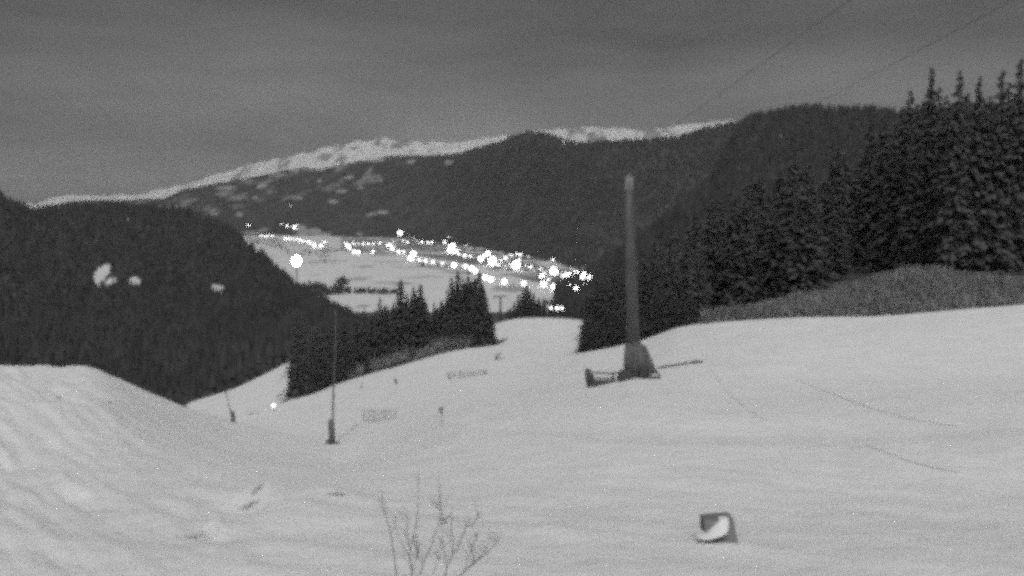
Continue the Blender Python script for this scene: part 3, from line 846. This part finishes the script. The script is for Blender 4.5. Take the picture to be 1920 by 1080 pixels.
# snow lance lying low to the side
ln = place(1228, 692); lo = empty("snow_lance", ln); tag(lo, "long thin snow lance folded down and reaching out sideways from the pylon foot", "snow lance"); yl = ln.y
mb = MB(); mb.tube([rb(1224, 696, lo, yl), rb(1240, 689, lo, yl), rb(1278, 682, lo, yl + .4), rb(1302, 678, lo, yl + .6)], [0.11, .08, 0.07, 0.06], 8); mb.build("pipe", M_rail, lo)
mb = MB(); mb.tube([rb(1296, 680, lo, yl + .6), rb(1304, 678, lo, yl + .6), rb(1317, 679, lo, yl + .7)], [0.08, 0.15, 0.10], 8); mb.build("nozzle", M_pad, lo, smooth=True)
mb = MB(); mb.tube([rb(1238, 700, lo, yl), rb(1240, 689, lo, yl)], 0.06, 6); mb.build("stand", M_pad, lo)

# standing lances with padded feet
def lance(c, r, ctop, rtop_, padrow, w, lab, padw):
    b = place(c, r); o = empty("snow_lance", b); tag(o, lab, "snow lance"); y = b.y; s = y / F
    mb = MB(); mb.tube([rb(c, r + 2, o, y), rb((c + ctop) / 2, (r + rtop_) / 2, o, y), rb(ctop, rtop_, o, y)], [w * s * 1.5, w * s, w * s * 0.7], 8); mb.build("pipe", M_lance, o)
    mb = MB(); mb.tube([rb(c + .5, r + 2, o, y), rb(c, (r + padrow) / 2, o, y), rb(c - 1, padrow + 3, o, y), rb(c - 1, padrow, o, y)], [padw * s, padw * s * 1.0, padw * s * .95, padw * s * .6], 12); mb.build("padding", M_pad, o, smooth=True)
    mb = MB(); t = rb(ctop, rtop_, o, y); mb.tube([t, t + Vector((-0.05, -.1, 0.35))], [0.05, 0.09], 8); mb.build("nozzle", M_lance, o)
    return o, y, b
o, y, b = lance(622, 833, 630, 592, 786, 1.6, "tall thin snow lance with thick padded foot on the near slope", 6.2)
mb = MB(); mb.box(rb(624, 832, o, y), (0.95, 0.7, 0.16)); mb.box(rb(616, 829, o, y), (0.3, 0.4, 0.28)); mb.build("base_plate", M_pad, o)
mb = MB(); pts_ = [place(632, 824), place(645, 817), place(658, 806), place(671, 795)]
mb.tube([p + Vector((0, 0, 0.03)) for p in pts_], 0.035, 6); tag(mb.build("hose", M_net), "faint thin hose lying on the snow beside the tall lance", "hose")
lance(437, 792, 424, 738, 771, 1.0, "small leaning snow lance with dark padded foot behind the mound edge", 4.2)

# lamp on the lower piste
b = place(513, 772); o = empty("piste_lamp", b); tag(o, "single small bright lamp on the lower piste in front of the slim stand end", "lamp")
c = rb(513, 760, o, b.y); s = b.y / F
mb = MB(); mb.tube([(0, 0, -.2), c], [0.05, 0.04], 6); mb.build("post", M_lance, o)
mb = MB(); mb.ball(c, 3.0 * s, 14, 9); mb.build("lamp_head", M_lamp, o, smooth=True)

# marker post, sign, small posts, nets, snow gun
b = place(743, 720); o = empty("marker_post", b); tag(o, "short dark padded marker post alone on the piste below the spruce stand", "post"); s = b.y / F
mb = MB(); mb.tube([(0.1, 0, -.1), (-.1, 0, 6 * s), (-.25, 0, 11.5 * s)], [2.0 * s, 2.3 * s, 1.2 * s], 10); mb.build("padding", M_rail, o, smooth=True)
mb = MB(); mb.tube([(-.25, 0, 11 * s), (-.3, 0, 13 * s)], 0.6 * s, 6); mb.build("pole", M_rail, o)
b = place(829, 797); o = empty("piste_sign", b); tag(o, "round piste sign on a thin pole near the middle of the slope", "sign"); s = b.y / F
mb = MB(); mb.tube([(0, 0, -.2), (-0.05, 0, 34 * s)], 0.028, 6); mb.build("pole", M_net, o)
mb = MB(); mb.tube([(-.05, -.05, 31 * s), (-.05, .0, 31 * s)], 4.0 * s, 14); mb.tube([(-.05, -.06, 25 * s), (-.05, -.02, 25 * s)], 2.6 * s, 12); mb.build("sign_disc", M_lance, o)
b = place(679, 728); o = empty("marker_post", b); tag(o, "faint small marker post just under the lower foot of the stand", "post"); s = b.y / F
mb = MB(); mb.tube([(0, 0, -.2), (-.1, 0, 9 * s)], 1.0 * s, 6); mb.build("pole", M_net, o)
mb = MB(); mb.ball((-.1, 0, 9 * s), 1.9 * s, 8, 5); mb.build("padding", M_net, o)

def net_fence(x0, x1, rb_, rt, nposts, lab, mat=M_net, thick=0.05, slope=0, skew=0):
    b = place((x0 + x1) / 2, rb_); o = empty("net_fence", b); tag(o, lab, "fence"); y = b.y; s = y / F
    for k in range(nposts):
        c = x0 + (x1 - x0) * k / (nposts - 1); sl = slope * k / (nposts - 1)
        mb = MB(); mb.tube([rb(c, rb_ + 1 + sl, o, y), rb(c + skew * (1 - 2 * k / (nposts - 1)), rt - 2 + sl, o, y)], thick, 5); mb.build("post", mat, o)
    mb = MB()
    for j in range(7):
        r_ = rt + (rb_ - rt) * j / 6
        mb.tube([rb(x0 + skew * (1 - j / 6), r_, o, y), rb((x0 + x1) / 2, r_ + slope / 2 + 0.6, o, y), rb(x1 - skew * (1 - j / 6), r_ + slope, o, y)], thick * (0.7 if j in (0, 6) else 0.28), 4)
    nv = int((x1 - x0) / 2)
    for k in range(nv):
        c = x0 + (x1 - x0) * k / nv; mb.tube([rb(c + 1, rt + slope * k / nv, o, y), rb(c, rb_ + slope * k / nv, o, y)], thick * 0.25, 4)
    mb.build("net", mat, o)
    return o
net_fence(682, 741, 790, 769, 4, "low net safety fence standing alone on the slope beside the tall lance", thick=0.045, skew=-2)
net_fence(840, 912, 708, 698, 4, "faint long net fence high on the piste under the last spruces", thick=0.06, slope=-4)
# padded posts at that fence's ends are part of the picture: small padded markers
for c, r in ((842, 711), (909, 703)):
    b = place(c, r); o = empty("marker_post", b); s = b.y / F
    tag(o, "pale padded post at the %s end of the long faint net fence" % ("lower" if c == 842 else "upper"), "post")
    mb = MB(); mb.tube([(0.1, 0, -.2), (0, 0, 8 * s), (-.1, 0, 11 * s)], [3.4 * s if c == 842 else 1.6 * s, 2.6 * s if c == 842 else 2.2 * s, 1.0 * s], 8); mb.build("padding", M_net, o, smooth=True)
# snow gun on its sledge
b = place(935, 674); o = empty("snow_gun", b); tag(o, "small grey snow gun on a sledge on the upper piste near the last spruce", "snow gun"); s = b.y / F
mb = MB(); mb.tube([(-8 * s, -.5, 0.1), (10 * s, -.5, 0.2)], 0.9 * s, 6); mb.tube([(-8 * s, .8, 0.1), (10 * s, .8, 0.2)], 0.9 * s, 6); mb.box((-1 * s, 0, 2.2 * s), (13 * s, 1.2, 2.6 * s), taper=.8); mb.build("sledge", M_net, o)
mb = MB(); mb.tube([(-3 * s, 0, 3 * s), (-2.4 * s, 0, 12 * s)], 1.1 * s, 8); mb.build("stand", M_net, o)
mb = MB(); mb.tube([(-5 * s, -1, 7 * s), (-1 * s, 0.2, 9 * s), (2 * s, 1, 10 * s)], [2.2 * s, 2.6 * s, 2.0 * s], 12); mb.build("fan_barrel", M_net, o, smooth=True)
# low fallen branch sticking out of the stand
b = place(922, 647); mb = MB(); y = b.y - 2
P0 = [at(912, 645, y), at(930, 644, y), at(944, 639, y), at(948, 636, y)]
mb.tube(P0, [0.5, 0.35, 0.22, 0.05], 6)
for i in range(60):
    t = random.random(); q = P0[0].lerp(P0[3], t); dv = Vector((random.uniform(-1, 1.2), random.uniform(-1, 1), random.uniform(-.7, .5)))
    mb.tube([q, q + dv * 0.9], [0.12, 0.03], 4)
tag(mb.build("fallen_branch", M_need), "dark low branch jutting out over the piste from the last spruce", "branch")

# floodlight above the trees
Yf = 420.0; fb = at(556, 640, Yf); fb.z = ground(fb.x, fb.y, (NEAR, HL)); fo = empty("floodlight", fb)
tag(fo, "dazzling floodlight on a mast above the wooded hill", "floodlight")
c = at(556, 489, Yf) - fb
mb = MB(); mb.tube([(0, 0, -1), c - Vector((0, 0, 1.5))], [0.4, 0.25], 8); mb.build("mast", M_rail, fo)
mb = MB(); mb.box(c + Vector((0, 0.9, 0)), (3.6, 0.6, 3.0)); mb.build("lamp_housing", M_rail, fo)
mb = MB(); mb.ball(c, 2.1, 20, 12, sc=(1, .6, 1.08)); mb.build("lamp_head", M_flood, fo, smooth=True)

# ------------------------------------------------------------------ village lamps and chalets
def street_lamp_proto(mat, nm):
    mb = MB(); mb.tube([(0, 0, -1), (0, 0, 1)], 0.03, 5)
    root = mb.build("street_lamp", M_rail)
    mb = MB(); mb.ball((0, 0, 1), 1, 12, 8); h = mb.build("lamp_head", mat, root, smooth=True)
    return root, h
LAMPS = {
 "a": [(528, 420, 2), (539, 424, 3), (552, 426, 4.5), (557, 421, 2)],
 "b": [(488 + i * 4.2, 442 + (i % 2) * .6, 2.2) for i in range(7)],
 "c": [(536, 447, 3), (541, 448, 2.6), (548, 448, 2.4), (555, 449, 2.6), (562, 450, 2.6), (567, 452, 2.6), (572, 453, 2.4), (578, 454, 2.8), (583, 455, 2.6), (591, 456, 2.4), (589, 461, 4), (602, 461, 4), (605, 455, 2.4), (610, 454, 2.6)],
 "d": [(648, 457, 3), (653, 461, 4.6), (656, 466, 2.8), (663, 457, 2.6), (672, 457, 2.4), (681, 457, 2.6), (690, 457, 2.6), (700, 457, 2.8), (664, 472, 3.8), (672, 473, 4.2), (699, 472, 3.4), (712, 457, 3), (727, 460, 3.6), (732, 460, 3.6), (736, 466, 4), (738, 454, 2)],
 "e": [(798, 489, 3.6), (786, 487, 3.2), (812, 491, 3.8), (830, 494, 3), (872, 499, 4.2), (747, 472, 3.6), (757, 473, 3)],
 "f": [(756, 451, 2.4), (764, 454, 2.8), (767, 443, 1.6), (782, 453, 1.6), (791, 454, 3.2), (802, 455, 2.6), (810, 454, 2.6), (834, 454, 3.6), (841, 445, 2), (852, 458, 3), (775, 447, 1.5)],
 "g": [(850, 473, 3.2), (857, 469, 3.4), (860, 476, 3.4), (872, 479, 3.4), (882, 481, 2.8), (874, 461, 1.8), (888, 468, 2), (909, 479, 4), (934, 498, 3.8), (948, 484, 3.6), (958, 479, 2.6), (948, 498, 2), (969, 477, 3), (976, 477, 3.2), (990, 481, 2.2), (985, 497, 2), (992, 502, 2.8), (996, 500, 2.6), (973, 488, 3.4), (956, 497, 2.4), (926, 481, 2.2)],
 "h": [(1014, 506, 4), (1013, 520, 3.6), (1028, 524, 3), (1046, 513, 3.4), (1056, 518, 3.8), (1075, 532, 3.8), (1087, 533, 3.4), (1101, 511, 4), (1114, 525, 3.6), (1110, 531, 3.4), (1070, 503, 1.8), (1085, 526, 3), (1052, 510, 2.4), (1022, 511, 2.4), (1092, 512, 3.4), (1074, 518, 4), (1088, 516, 4.5), (1062, 513, 3)],
 "i": [(1033, 593, 3.4), (1045, 584, 3.4), (1045, 589, 4.4), (1054, 588, 3.4)],
}
LAB = {
 "a": ("small lamp in the highest little cluster of the far hamlet", "lamps in the highest hamlet cluster"),
 "b": ("tiny lamp in the short even row at the hamlet's outer end", "lamps in the short even row"),
 "c": ("white lamp in the tight descending chain of the far hamlet", "lamps in the tight descending chain"),
 "d": ("white street lamp in the row between hamlet and village above the meadow", "lamps in the row above the meadow"),
 "e": ("white street lamp in the line along the meadow's upper edge", "lamps in the line along the meadow edge"),
 "f": ("small faint lamp on the upper edge of the village under the forest", "small lamps under the forest edge"),
 "g": ("white lamp scattered among the chalets in the village middle", "lamps scattered in the village middle"),
 "h": ("white lamp in the crowded bright end of the village near the pylon", "lamps in the crowded village end"),
 "i": ("small lamp in the foursome just above the piste crest", "lamps just above the piste crest"),
}
for k in range(26):
    LAMPS["h"].append((random.gauss(1092, 13), random.gauss(520, 6.5), random.choice([2.2, 2.6, 3.2, 3.8])))
for k in range(14):
    c = random.uniform(850, 1040); LAMPS["g"].append((c, 470 + (c - 850) * 0.22 + random.uniform(-8, 8), random.choice([1.6, 2.0, 2.6])))
UNIQ = [(466, 422, 2.6, "outermost small lamp, alone above the far hamlet"), (750, 437, 5.0, "bright lamp alone on the slope above the village"), (775, 476, 6.2, "upper lamp of the bright pair at the meadow corner"), (771, 483, 5.6, "lower lamp of the bright pair at the meadow corner"),
        (847, 462, 6, "upper blaze of the bright village corner"), (844, 469, 5.5, "lower blaze of the bright village corner"), (851, 497, 5.2, "large lamp midway along the meadow edge line"), (884, 503, 5.0, "first of the two touching lamps above the tallest spruces"), (891, 508, 5.0, "second of the two touching lamps above the tallest spruces"),
        (902, 485, 6, "large lamp beside the brightest village centre light"), (915, 475, 5, "large lamp above the brightest village centre light"), (923, 489, 9, "brightest light in the village centre"), (968, 497, 9, "wide bright light between village centre and crowded end"),
        (910, 520, 5.4, "first lamp below the tallest spruce tip"), (921, 523, 5.0, "second lamp below the tallest spruce tip"), (946, 528, 5.6, "large lamp over the gap with the thin pylon"), (982, 531, 5.0, "large lamp just above the clump of spruces beyond the crest"),
        (1037, 487, 3, "lone lamp on the dark slope above the crowded village end"), (1017, 518, 5, "large lamp at the start of the crowded village end"), (1038, 508, 8, "big ragged light at the upper start of the crowded end"), (1019, 532, 6.2, "large lamp first in the lowest row of the crowded end"), (1039, 538, 7, "large lamp second in the lowest row of the crowded end"),
        (1058, 536, 5.4, "left one of two touching lamps in the lowest row"), (1066, 536, 5.4, "right one of two touching lamps in the lowest row"), (1067, 516, 5.5, "bright lamp leading into the dazzling glare"), (1081, 513, 6.5, "upper bright light beside the dazzling glare"), (1080, 542, 6.2, "lowest large lamp under the dazzling glare"),
        (1098, 519, 11, "dazzling glare at the very end of the village"), (1108, 521, 7, "outer light touching the dazzling glare"), (1092, 523, 7.5, "inner light touching the dazzling glare"), (1113, 547, 4.8, "lone round lamp under the village's outer end"),
        (546, 385, 1.5, "tiny lamp alone high on the mountain flank above the hamlet"), (1057, 267, 1.8, "tiny lamp on the dark mountain saddle under the snow"), (635, 306, 1.4, "tiny lamp in the snow patch below the mountain crest")]
protoA = street_lamp_proto(M_lamp, "A")
protoB = street_lamp_proto(M_lampdim, "B")
protoC = street_lamp_proto(M_lampbig, "C")
used = {0: False, 1: False, 2: False}
def put_lamp(c, r, sz, lab, group):
    global used
    g = hit(c, r + max(3.0, sz * 1.0))
    if g is None or g.y < 500: g = hit(c, r + 3, (VAL, MT))
    if group == 'lamps just above the piste crest':
        g = at(c, r, 365.0); g.z = ground(g.x, g.y, (NEAR,))
    if g is None: return
    Y = g.y; hd = at(c, r, Y); s = Y / F
    k = (2 if sz >= 5.0 else 0) if sz >= 2.5 else 1
    pr = (protoA, protoB, protoC)[k][0]
    root = pr if not used[k] else copy_tree(pr); used[k] = True
    head = root.children[0]
    ph = max(hd.z - g.z, 4.0)
    root.location = (g.x, g.y, g.z)
    root.scale = (1, 1, 1)
    rr = max(sz * 0.78 - 0.2, 1.1) * s
    head.location = (0, 0, ph - rr); head.scale = (rr, rr, rr)
    root["pole_h"] = ph
    tag(root, lab, "street lamp", group)
    if group is None and "group" in root: del root["group"]
    return root
for k, lst in LAMPS.items():
    for (c, r, sz) in lst: put_lamp(c, r, sz, LAB[k][0], LAB[k][1])
for (c, r, sz, lab) in UNIQ: put_lamp(c, r, sz, lab, None)
# pole of real height: rebuild the shared pole as 9 m tall
for pr in (protoA, protoB, protoC):
    me = pr[0].data
    for v in me.vertices:
        v.co.z = -1.0 if v.co.z < 0 else 9.0
        v.co.x *= 4; v.co.y *= 4
    del_keys = None
for o in list(bpy.data.objects):
    if "pole_h" in o.keys(): del o["pole_h"]

def chalet():
    root = empty("chalet", (0, 0, 0))
    mb = MB(); w, d, h = 6.5, 8.5, 6.0
    mb.add([(-w, -d, -2), (w, -d, -2), (w, d, -2), (-w, d, -2), (-w, -d, h), (w, -d, h), (w, d, h), (-w, d, h), (0, -d, h + 3.2), (0, d, h + 3.2)],
           [(0, 1, 5, 8, 4), (2, 3, 7, 9, 6), (1, 2, 6, 5), (3, 0, 4, 7)])
    mb.build("wall", M_wall, root)
    mb = MB(); e = 1.2; t = 0.5
    for s in (-1, 1):
        a = Vector((0, -d - e, h + 3.3)); b = Vector((0, d + e, h + 3.3)); c = Vector((s * (w + e), d + e, h - 0.45)); f = Vector((s * (w + e), -d - e, h - 0.45)); up = Vector((0, 0, t))
        fs = [(0, 1, 2, 3), (7, 6, 5, 4), (0, 4, 5, 1), (1, 5, 6, 2), (2, 6, 7, 3), (3, 7, 4, 0)]
        mb.add([a, b, c, f, a + up, b + up, c + up, f + up], fs)
    mb.build("roof", M_roof, root)
    mb = MB()
    for x in (-4, 0, 4):
        for z in (1, 4): mb.box((x, -d - 0.03, z), (1.4, 0.05, 1.5))
    mb.build("window", M_rail, root)
    return root
ch0 = chalet(); first = True
cand = []
for k in "bcdfgh":
    for (c, r, sz) in LAMPS[k]: cand.append((c, r, k))
random.shuffle(cand)
for (c, r, k) in cand[:84]:
    g = hit(c + random.uniform(-7, 7), r + random.uniform(2, 7), (VAL, MT))
    if g is None: continue
    o = ch0 if first else copy_tree(ch0); first = False
    o.location = g; o.rotation_euler = (0, 0, random.uniform(-1.5, 1.5)); s = random.uniform(0.8, 1.35); o.scale = (s, s * random.uniform(.9, 1.3), s)
    hamlet = k in "bc"
    tag(o, "dark chalet with snowy roof among the lamps of the far hamlet" if hamlet else "dark chalet with snowy roof among the lamps of the village", "chalet", "chalets of the far hamlet" if hamlet else "chalets of the village")

# ------------------------------------------------------------------ foreground box and bush
b = place(1352, 1021); o = empty("wooden_box", b, 0); tag(o, "dark square box with a wedge of snow across its face on the near slope", "box"); y = b.y
def q(c, r, dy=0.0): return at(c, r, y + dy) - o.location
# front edge points and a tilted open-faced body
A, B_, C_, D_ = q(1340, 1022), q(1385, 1022, .1), q(1375, 973, .55), q(1321, 977, .55)
bk = Vector((0.02, 0.62, -0.05)); E_ = q(1322, 1003, .3)
mb = MB()
fr = [A, B_, C_, D_, E_]
mb.add(fr + [p + bk for p in fr], [(0, 1, 2, 3, 4), (9, 8, 7, 6, 5), (0, 5, 6, 1), (1, 6, 7, 2), (2, 7, 8, 3), (3, 8, 9, 4), (4, 9, 5, 0)])
mb.build("body", M_box, o)
mb = MB(); n_ = Vector((0, -0.10, 0.04))
w1 = [q(1330, 1013, .02), q(1350, 1008, .08), q(1362, 1002, .17), q(1366, 992, .3), q(1366, 972, .54), q(1352, 973, .54), q(1340, 986, .42), q(1325, 999, .32), q(1308, 1009, .15), q(1318, 1013, .05)]
cen = sum(w1, Vector()) / len(w1) + n_ * 0.5
nn = len(w1); vs = [p + n_ * 0.15 for p in w1] + [p + (cen - p) * .12 + n_ * 0.4 for p in w1] + [cen] + [p + Vector((0, .25, -.03)) for p in w1]
fs = [(i, (i + 1) % nn, nn + (i + 1) % nn, nn + i) for i in range(nn)] + [(nn + i, nn + (i + 1) % nn, 2 * nn) for i in range(nn)] + [(2 * nn + 1 + i, 2 * nn + 1 + (i + 1) % nn, (i + 1) % nn, i) for i in range(nn)]
mb.add(vs, fs); mb.build("snow_cover", M_cap, o)

bb = hit(790, 1075, (NEAR,)); yb = 15.0
gb = Vector((at(790, 1100, yb).x, yb, 0)); gb.z = ground(gb.x, gb.y, (NEAR,)) - 0.1
bush = empty("leafless_bush", gb); tag(bush, "bare thin-twigged bush poking out of the snow at the bottom", "bush")
def gp(c, r, dy=0): return at(c, r, yb + dy) - bush.location
stems = [
  [(745, 1100), (742, 1055), (735, 1020), (730, 990), (725, 970), (718, 945), (715, 920)],
  [(775, 1110), (770, 1060), (769, 1030), (774, 1010), (781, 985), (783, 950), (785, 920), (783, 880)],
  [(780, 1105), (795, 1055), (810, 1020), (822, 985), (829, 960), (827, 930), (822, 898)],
  [(830, 1105), (838, 1062), (848, 1042), (856, 1030)], [(856, 1030), (866, 1010), (872, 990), (880, 978)], [(848, 1042), (850, 1015), (845, 990), (848, 975)],
  [(845, 1095), (870, 1072), (890, 1055), (908, 1040), (915, 1022), (919, 1012)], [(908, 1040), (930, 1020), (938, 1008)], [(880, 1062), (900, 1045), (922, 1035)],
  [(775, 1075), (765, 1040), (752, 1015), (742, 990), (741, 965)], [(769, 1030), (764, 1000), (766, 975), (762, 960)], [(781, 1050), (784, 1030), (778, 1005)],
  [(795, 1058), (782, 1045), (780, 1020)], [(822, 985), (840, 980), (835, 972)], [(829, 960), (818, 950), (815, 940)], [(838, 1062), (832, 1030), (830, 1000)], [(810, 1075), (822, 1050), (818, 1030)],
  [(872, 990), (884, 985), (895, 975), (900, 962)], [(870, 1072), (880, 1040), (892, 1015), (894, 998)], [(890, 1055), (885, 1030), (878, 1012)]]
for i, st in enumerate(stems):
    dy0 = random.uniform(-0.3, 0.3); pts_ = []
    for k, (c, r) in enumerate(st): pts_.append(gp(c + random.uniform(-1, 1), r, dy0 * (1 + 0.2 * k)))
    n_ = len(pts_); r0 = 0.011 if i < 3 or i in (3, 6) else 0.006
    mb = MB(); mb.tube(pts_, [r0 * (1 - 0.75 * k / (n_ - 1)) + 0.002 for k in range(n_)], 5)
    rr = random.Random(i)
    for k in range(10):
        j = rr.randrange(1, n_); t = rr.random(); base = pts_[j - 1].lerp(pts_[j], t)
        L_ = rr.uniform(0.08, 0.32); dv = Vector((rr.uniform(-.7, .7), rr.uniform(-.5, .5), rr.uniform(.5, 1))).normalized() * L_
        m_ = base + dv * .5 + Vector((rr.uniform(-.03, .03), 0, 0))
        mb.tube([base, m_, base + dv], [0.005, 0.0035, 0.002], 4)
    mb.build("stem", M_bush, bush)

# little dark grass tufts and clods breaking the snow crust
tufts = [(110, 748, 5), (170, 752, 3), (193, 757, 5), (205, 755, 5), (470, 777, 5), (412, 742, 4), (484, 776, 4)]
proto = None
for i, (c, r, sz) in enumerate(tufts):
    p = place(c, r)
    if p is None: continue
    s = p.y / F
    if proto is None:
        V = []; Fq = []
        for k in range(46):
            a = random.uniform(0, 6.28); d = random.uniform(0, 1.0); x, y_ = math.cos(a) * d, math.sin(a) * d; hgt = random.uniform(.3, .9) * (1.2 - d * .6); lx, ly = random.uniform(-.4, .4), random.uniform(-.4, .4)
            bidx = len(V); V += [(x - .05, y_, -0.1), (x + .05, y_, -0.1), (x + lx + .01, y_ + ly, hgt), (x + lx - .01, y_ + ly, hgt)]; Fq.append((bidx, bidx + 1, bidx + 2, bidx + 3))
        proto = link("grass_tuft", np_mesh("grass_tuft", np.array(V), np.array(Fq), [M_twig])); o = proto
    else:
        o = proto.copy(); COL.objects.link(o)
    o.location = p; o.scale = (sz * s,) * 3; o.rotation_euler = (0, 0, i)
    far_ = r > 760 and c > 400 or c == 412
    tag(o, "dark dry grass tuft beyond the small leaning lance" if far_ else "dark dry grass tuft poking through the near snow mound", "grass tuft", "grass tufts by the small lance" if far_ else "grass tufts on the mound")

# pale flattened dry grass showing through the thin crust close to the camera
patches = [(372, 1006, 22, 0.5, "flat pale patch of dry grass under the diagonal ski tracks"), (482, 918, 9, 1.2, "curved strip of dry grass under a small snow lip"), (466, 950, 12, 0.7, "dry grass patch just below the curved strip"), (632, 928, 18, 0.3, "long thin line of dry grass near the middle of the mound foot")]
for (c, r, sz, asp, lab) in patches:
    p = place(c, r); s = p.y / F
    V = []; Fq = []; gx = random.Random(c)
    for k in range(110):
        u = gx.gauss(0, .55); v = gx.gauss(0, .6)
        x = u * sz * s; y_ = (v * 0.6 + u * (0.5 if asp > .45 else 0)) * sz * s * 2.2 * asp * (1.5 if asp > 1 else 1)
        if asp > 1: x *= 0.6; 
        zz = (ground(p.x + x, p.y + y_, (NEAR,)) or p.z) - p.z
        h = gx.uniform(.02, .09); lx = gx.uniform(-.12, .12); ly = gx.uniform(-.12, .12); b_ = len(V)
        V += [(x - .012, y_, zz - .02), (x + .012, y_, zz - .02), (x + lx + .004, y_ + ly, zz + h), (x + lx - .004, y_ + ly, zz + h)]; Fq.append((b_, b_ + 1, b_ + 2, b_ + 3))
    o = link("grass_patch", np_mesh("grass_patch", np.array(V), np.array(Fq), [M_straw]), loc=p); tag(o, lab, kind="stuff")

# thin ski tracks pressed into the slope
def track(pl, w):
    V = []; Fq = []; pts_ = []
    for i in range(len(pl) - 1):
        for k in range(14):
            t = k / 14; pts_.append((pl[i][0] * (1 - t) + pl[i + 1][0] * t, pl[i][1] * (1 - t) + pl[i + 1][1] * t))
    prev = None
    for c, r in pts_:
        p = place(c, r)
        if p is None: continue
        V.append(p + Vector((0, 0, 0.02))); 
    out = []; 
    for i, p in enumerate(V):
        a = V[max(i - 1, 0)]; b_ = V[min(i + 1, len(V) - 1)]; t = (b_ - a); t.z = 0; t.normalize(); sd = Vector((-t.y, t.x, 0)) * w * random.uniform(.5, 1)
        out += [p - sd, p + sd]
    fs = [(2 * i, 2 * i + 1, 2 * i + 3, 2 * i + 2) for i in range(len(V) - 1)]
    o = link("ski_track", np_mesh("ski_track", np.array([tuple(v) for v in out]), np.array(fs), [M_track])); tag(o, kind="structure"); return o
track([(1490, 712), (1560, 738), (1640, 768), (1720, 788), (1800, 800)], 0.06)
track([(1622, 834), (1680, 856), (1740, 875), (1800, 888)], 0.05)
track([(1335, 695), (1360, 730), (1400, 768), (1440, 790)], 0.05)

# ------------------------------------------------------------------ night light
EL, AZ = R(62), R(176)      # direction towards the light: azimuth from +Y, clockwise positive
sd = bpy.data.lights.new("moon_light", 'SUN'); sd.energy = 1.18; sd.angle = R(50); sd.color = (1, 1, 1)
so = bpy.data.objects.new("moon_light", sd); COL.objects.link(so)
dv = Vector((math.sin(AZ) * math.cos(EL), math.cos(AZ) * math.cos(EL), math.sin(EL)))
so.rotation_euler = dv.to_track_quat('Z', 'Y').to_euler()
so.location = (0, 0, 60)

w = bpy.data.worlds.new("World"); scene.world = w; w.use_nodes = True
nt = w.node_tree; N, L = nt.nodes, nt.links
for n_ in list(N): N.remove(n_)
out = N.new("ShaderNodeOutputWorld"); bg = N.new("ShaderNodeBackground")
sky = N.new("ShaderNodeTexSky"); sky.sky_type = 'NISHITA'; sky.sun_disc = False
sky.sun_elevation = EL; sky.sun_rotation = AZ
bw = N.new("ShaderNodeRGBToBW"); L.new(sky.outputs[0], bw.inputs[0])
tc = N.new("ShaderNodeTexCoord")
mp = N.new("ShaderNodeMapping"); mp.inputs["Scale"].default_value = (1.0, 1.0, 4.5); mp.inputs["Rotation"].default_value = (0, R(8), 0)
L.new(tc.outputs["Generated"], mp.inputs[0])
cn = N.new("ShaderNodeTexNoise"); cn.inputs["Scale"].default_value = 3.4; cn.inputs["Detail"].default_value = 4; cn.inputs["Roughness"].default_value = 0.5
L.new(mp.outputs[0], cn.inputs["Vector"])
mr = N.new("ShaderNodeMapRange"); mr.inputs[1].default_value = 0.3; mr.inputs[2].default_value = 0.7; mr.inputs[3].default_value = 0.66; mr.inputs[4].default_value = 1.34
L.new(cn.outputs["Fac"], mr.inputs[0])
m1 = N.new("ShaderNodeMath"); m1.operation = 'MULTIPLY'; L.new(bw.outputs[0], m1.inputs[0]); L.new(mr.outputs[0], m1.inputs[1])
sx = N.new("ShaderNodeSeparateXYZ"); L.new(tc.outputs["Generated"], sx.inputs[0])
m3 = N.new("ShaderNodeMapRange"); m3.inputs[1].default_value = 0.0; m3.inputs[2].default_value = 0.34; m3.inputs[3].default_value = 1.12; m3.inputs[4].default_value = 0.32
L.new(sx.outputs[2], m3.inputs[0])
m2 = N.new("ShaderNodeMath"); m2.operation = 'MULTIPLY'; L.new(m1.outputs[0], m2.inputs[0]); L.new(m3.outputs[0], m2.inputs[1])
L.new(m2.outputs[0], bg.inputs[0]); bg.inputs[1].default_value = 0.027
L.new(bg.outputs[0], out.inputs[0])

# ------------------------------------------------------------------ night air
def haze_box():
    mb = MB(); mb.box((0, 10000, 1500), (120000, 40000, 3900))
    m = bpy.data.materials.new("night_air"); m.use_nodes = True; t = m.node_tree
    for n_ in list(t.nodes): t.nodes.remove(n_)
    o_ = t.nodes.new("ShaderNodeOutputMaterial"); v = t.nodes.new("ShaderNodeVolumePrincipled")
    v.inputs["Color"].default_value = (0.75, 0.75, 0.75, 1); v.inputs["Density"].default_value = 2.8e-5; v.inputs["Anisotropy"].default_value = 0.3
    t.links.new(v.outputs[0], o_.inputs["Volume"])
    tag(mb.build("haze", m), kind="stuff")
haze_box()
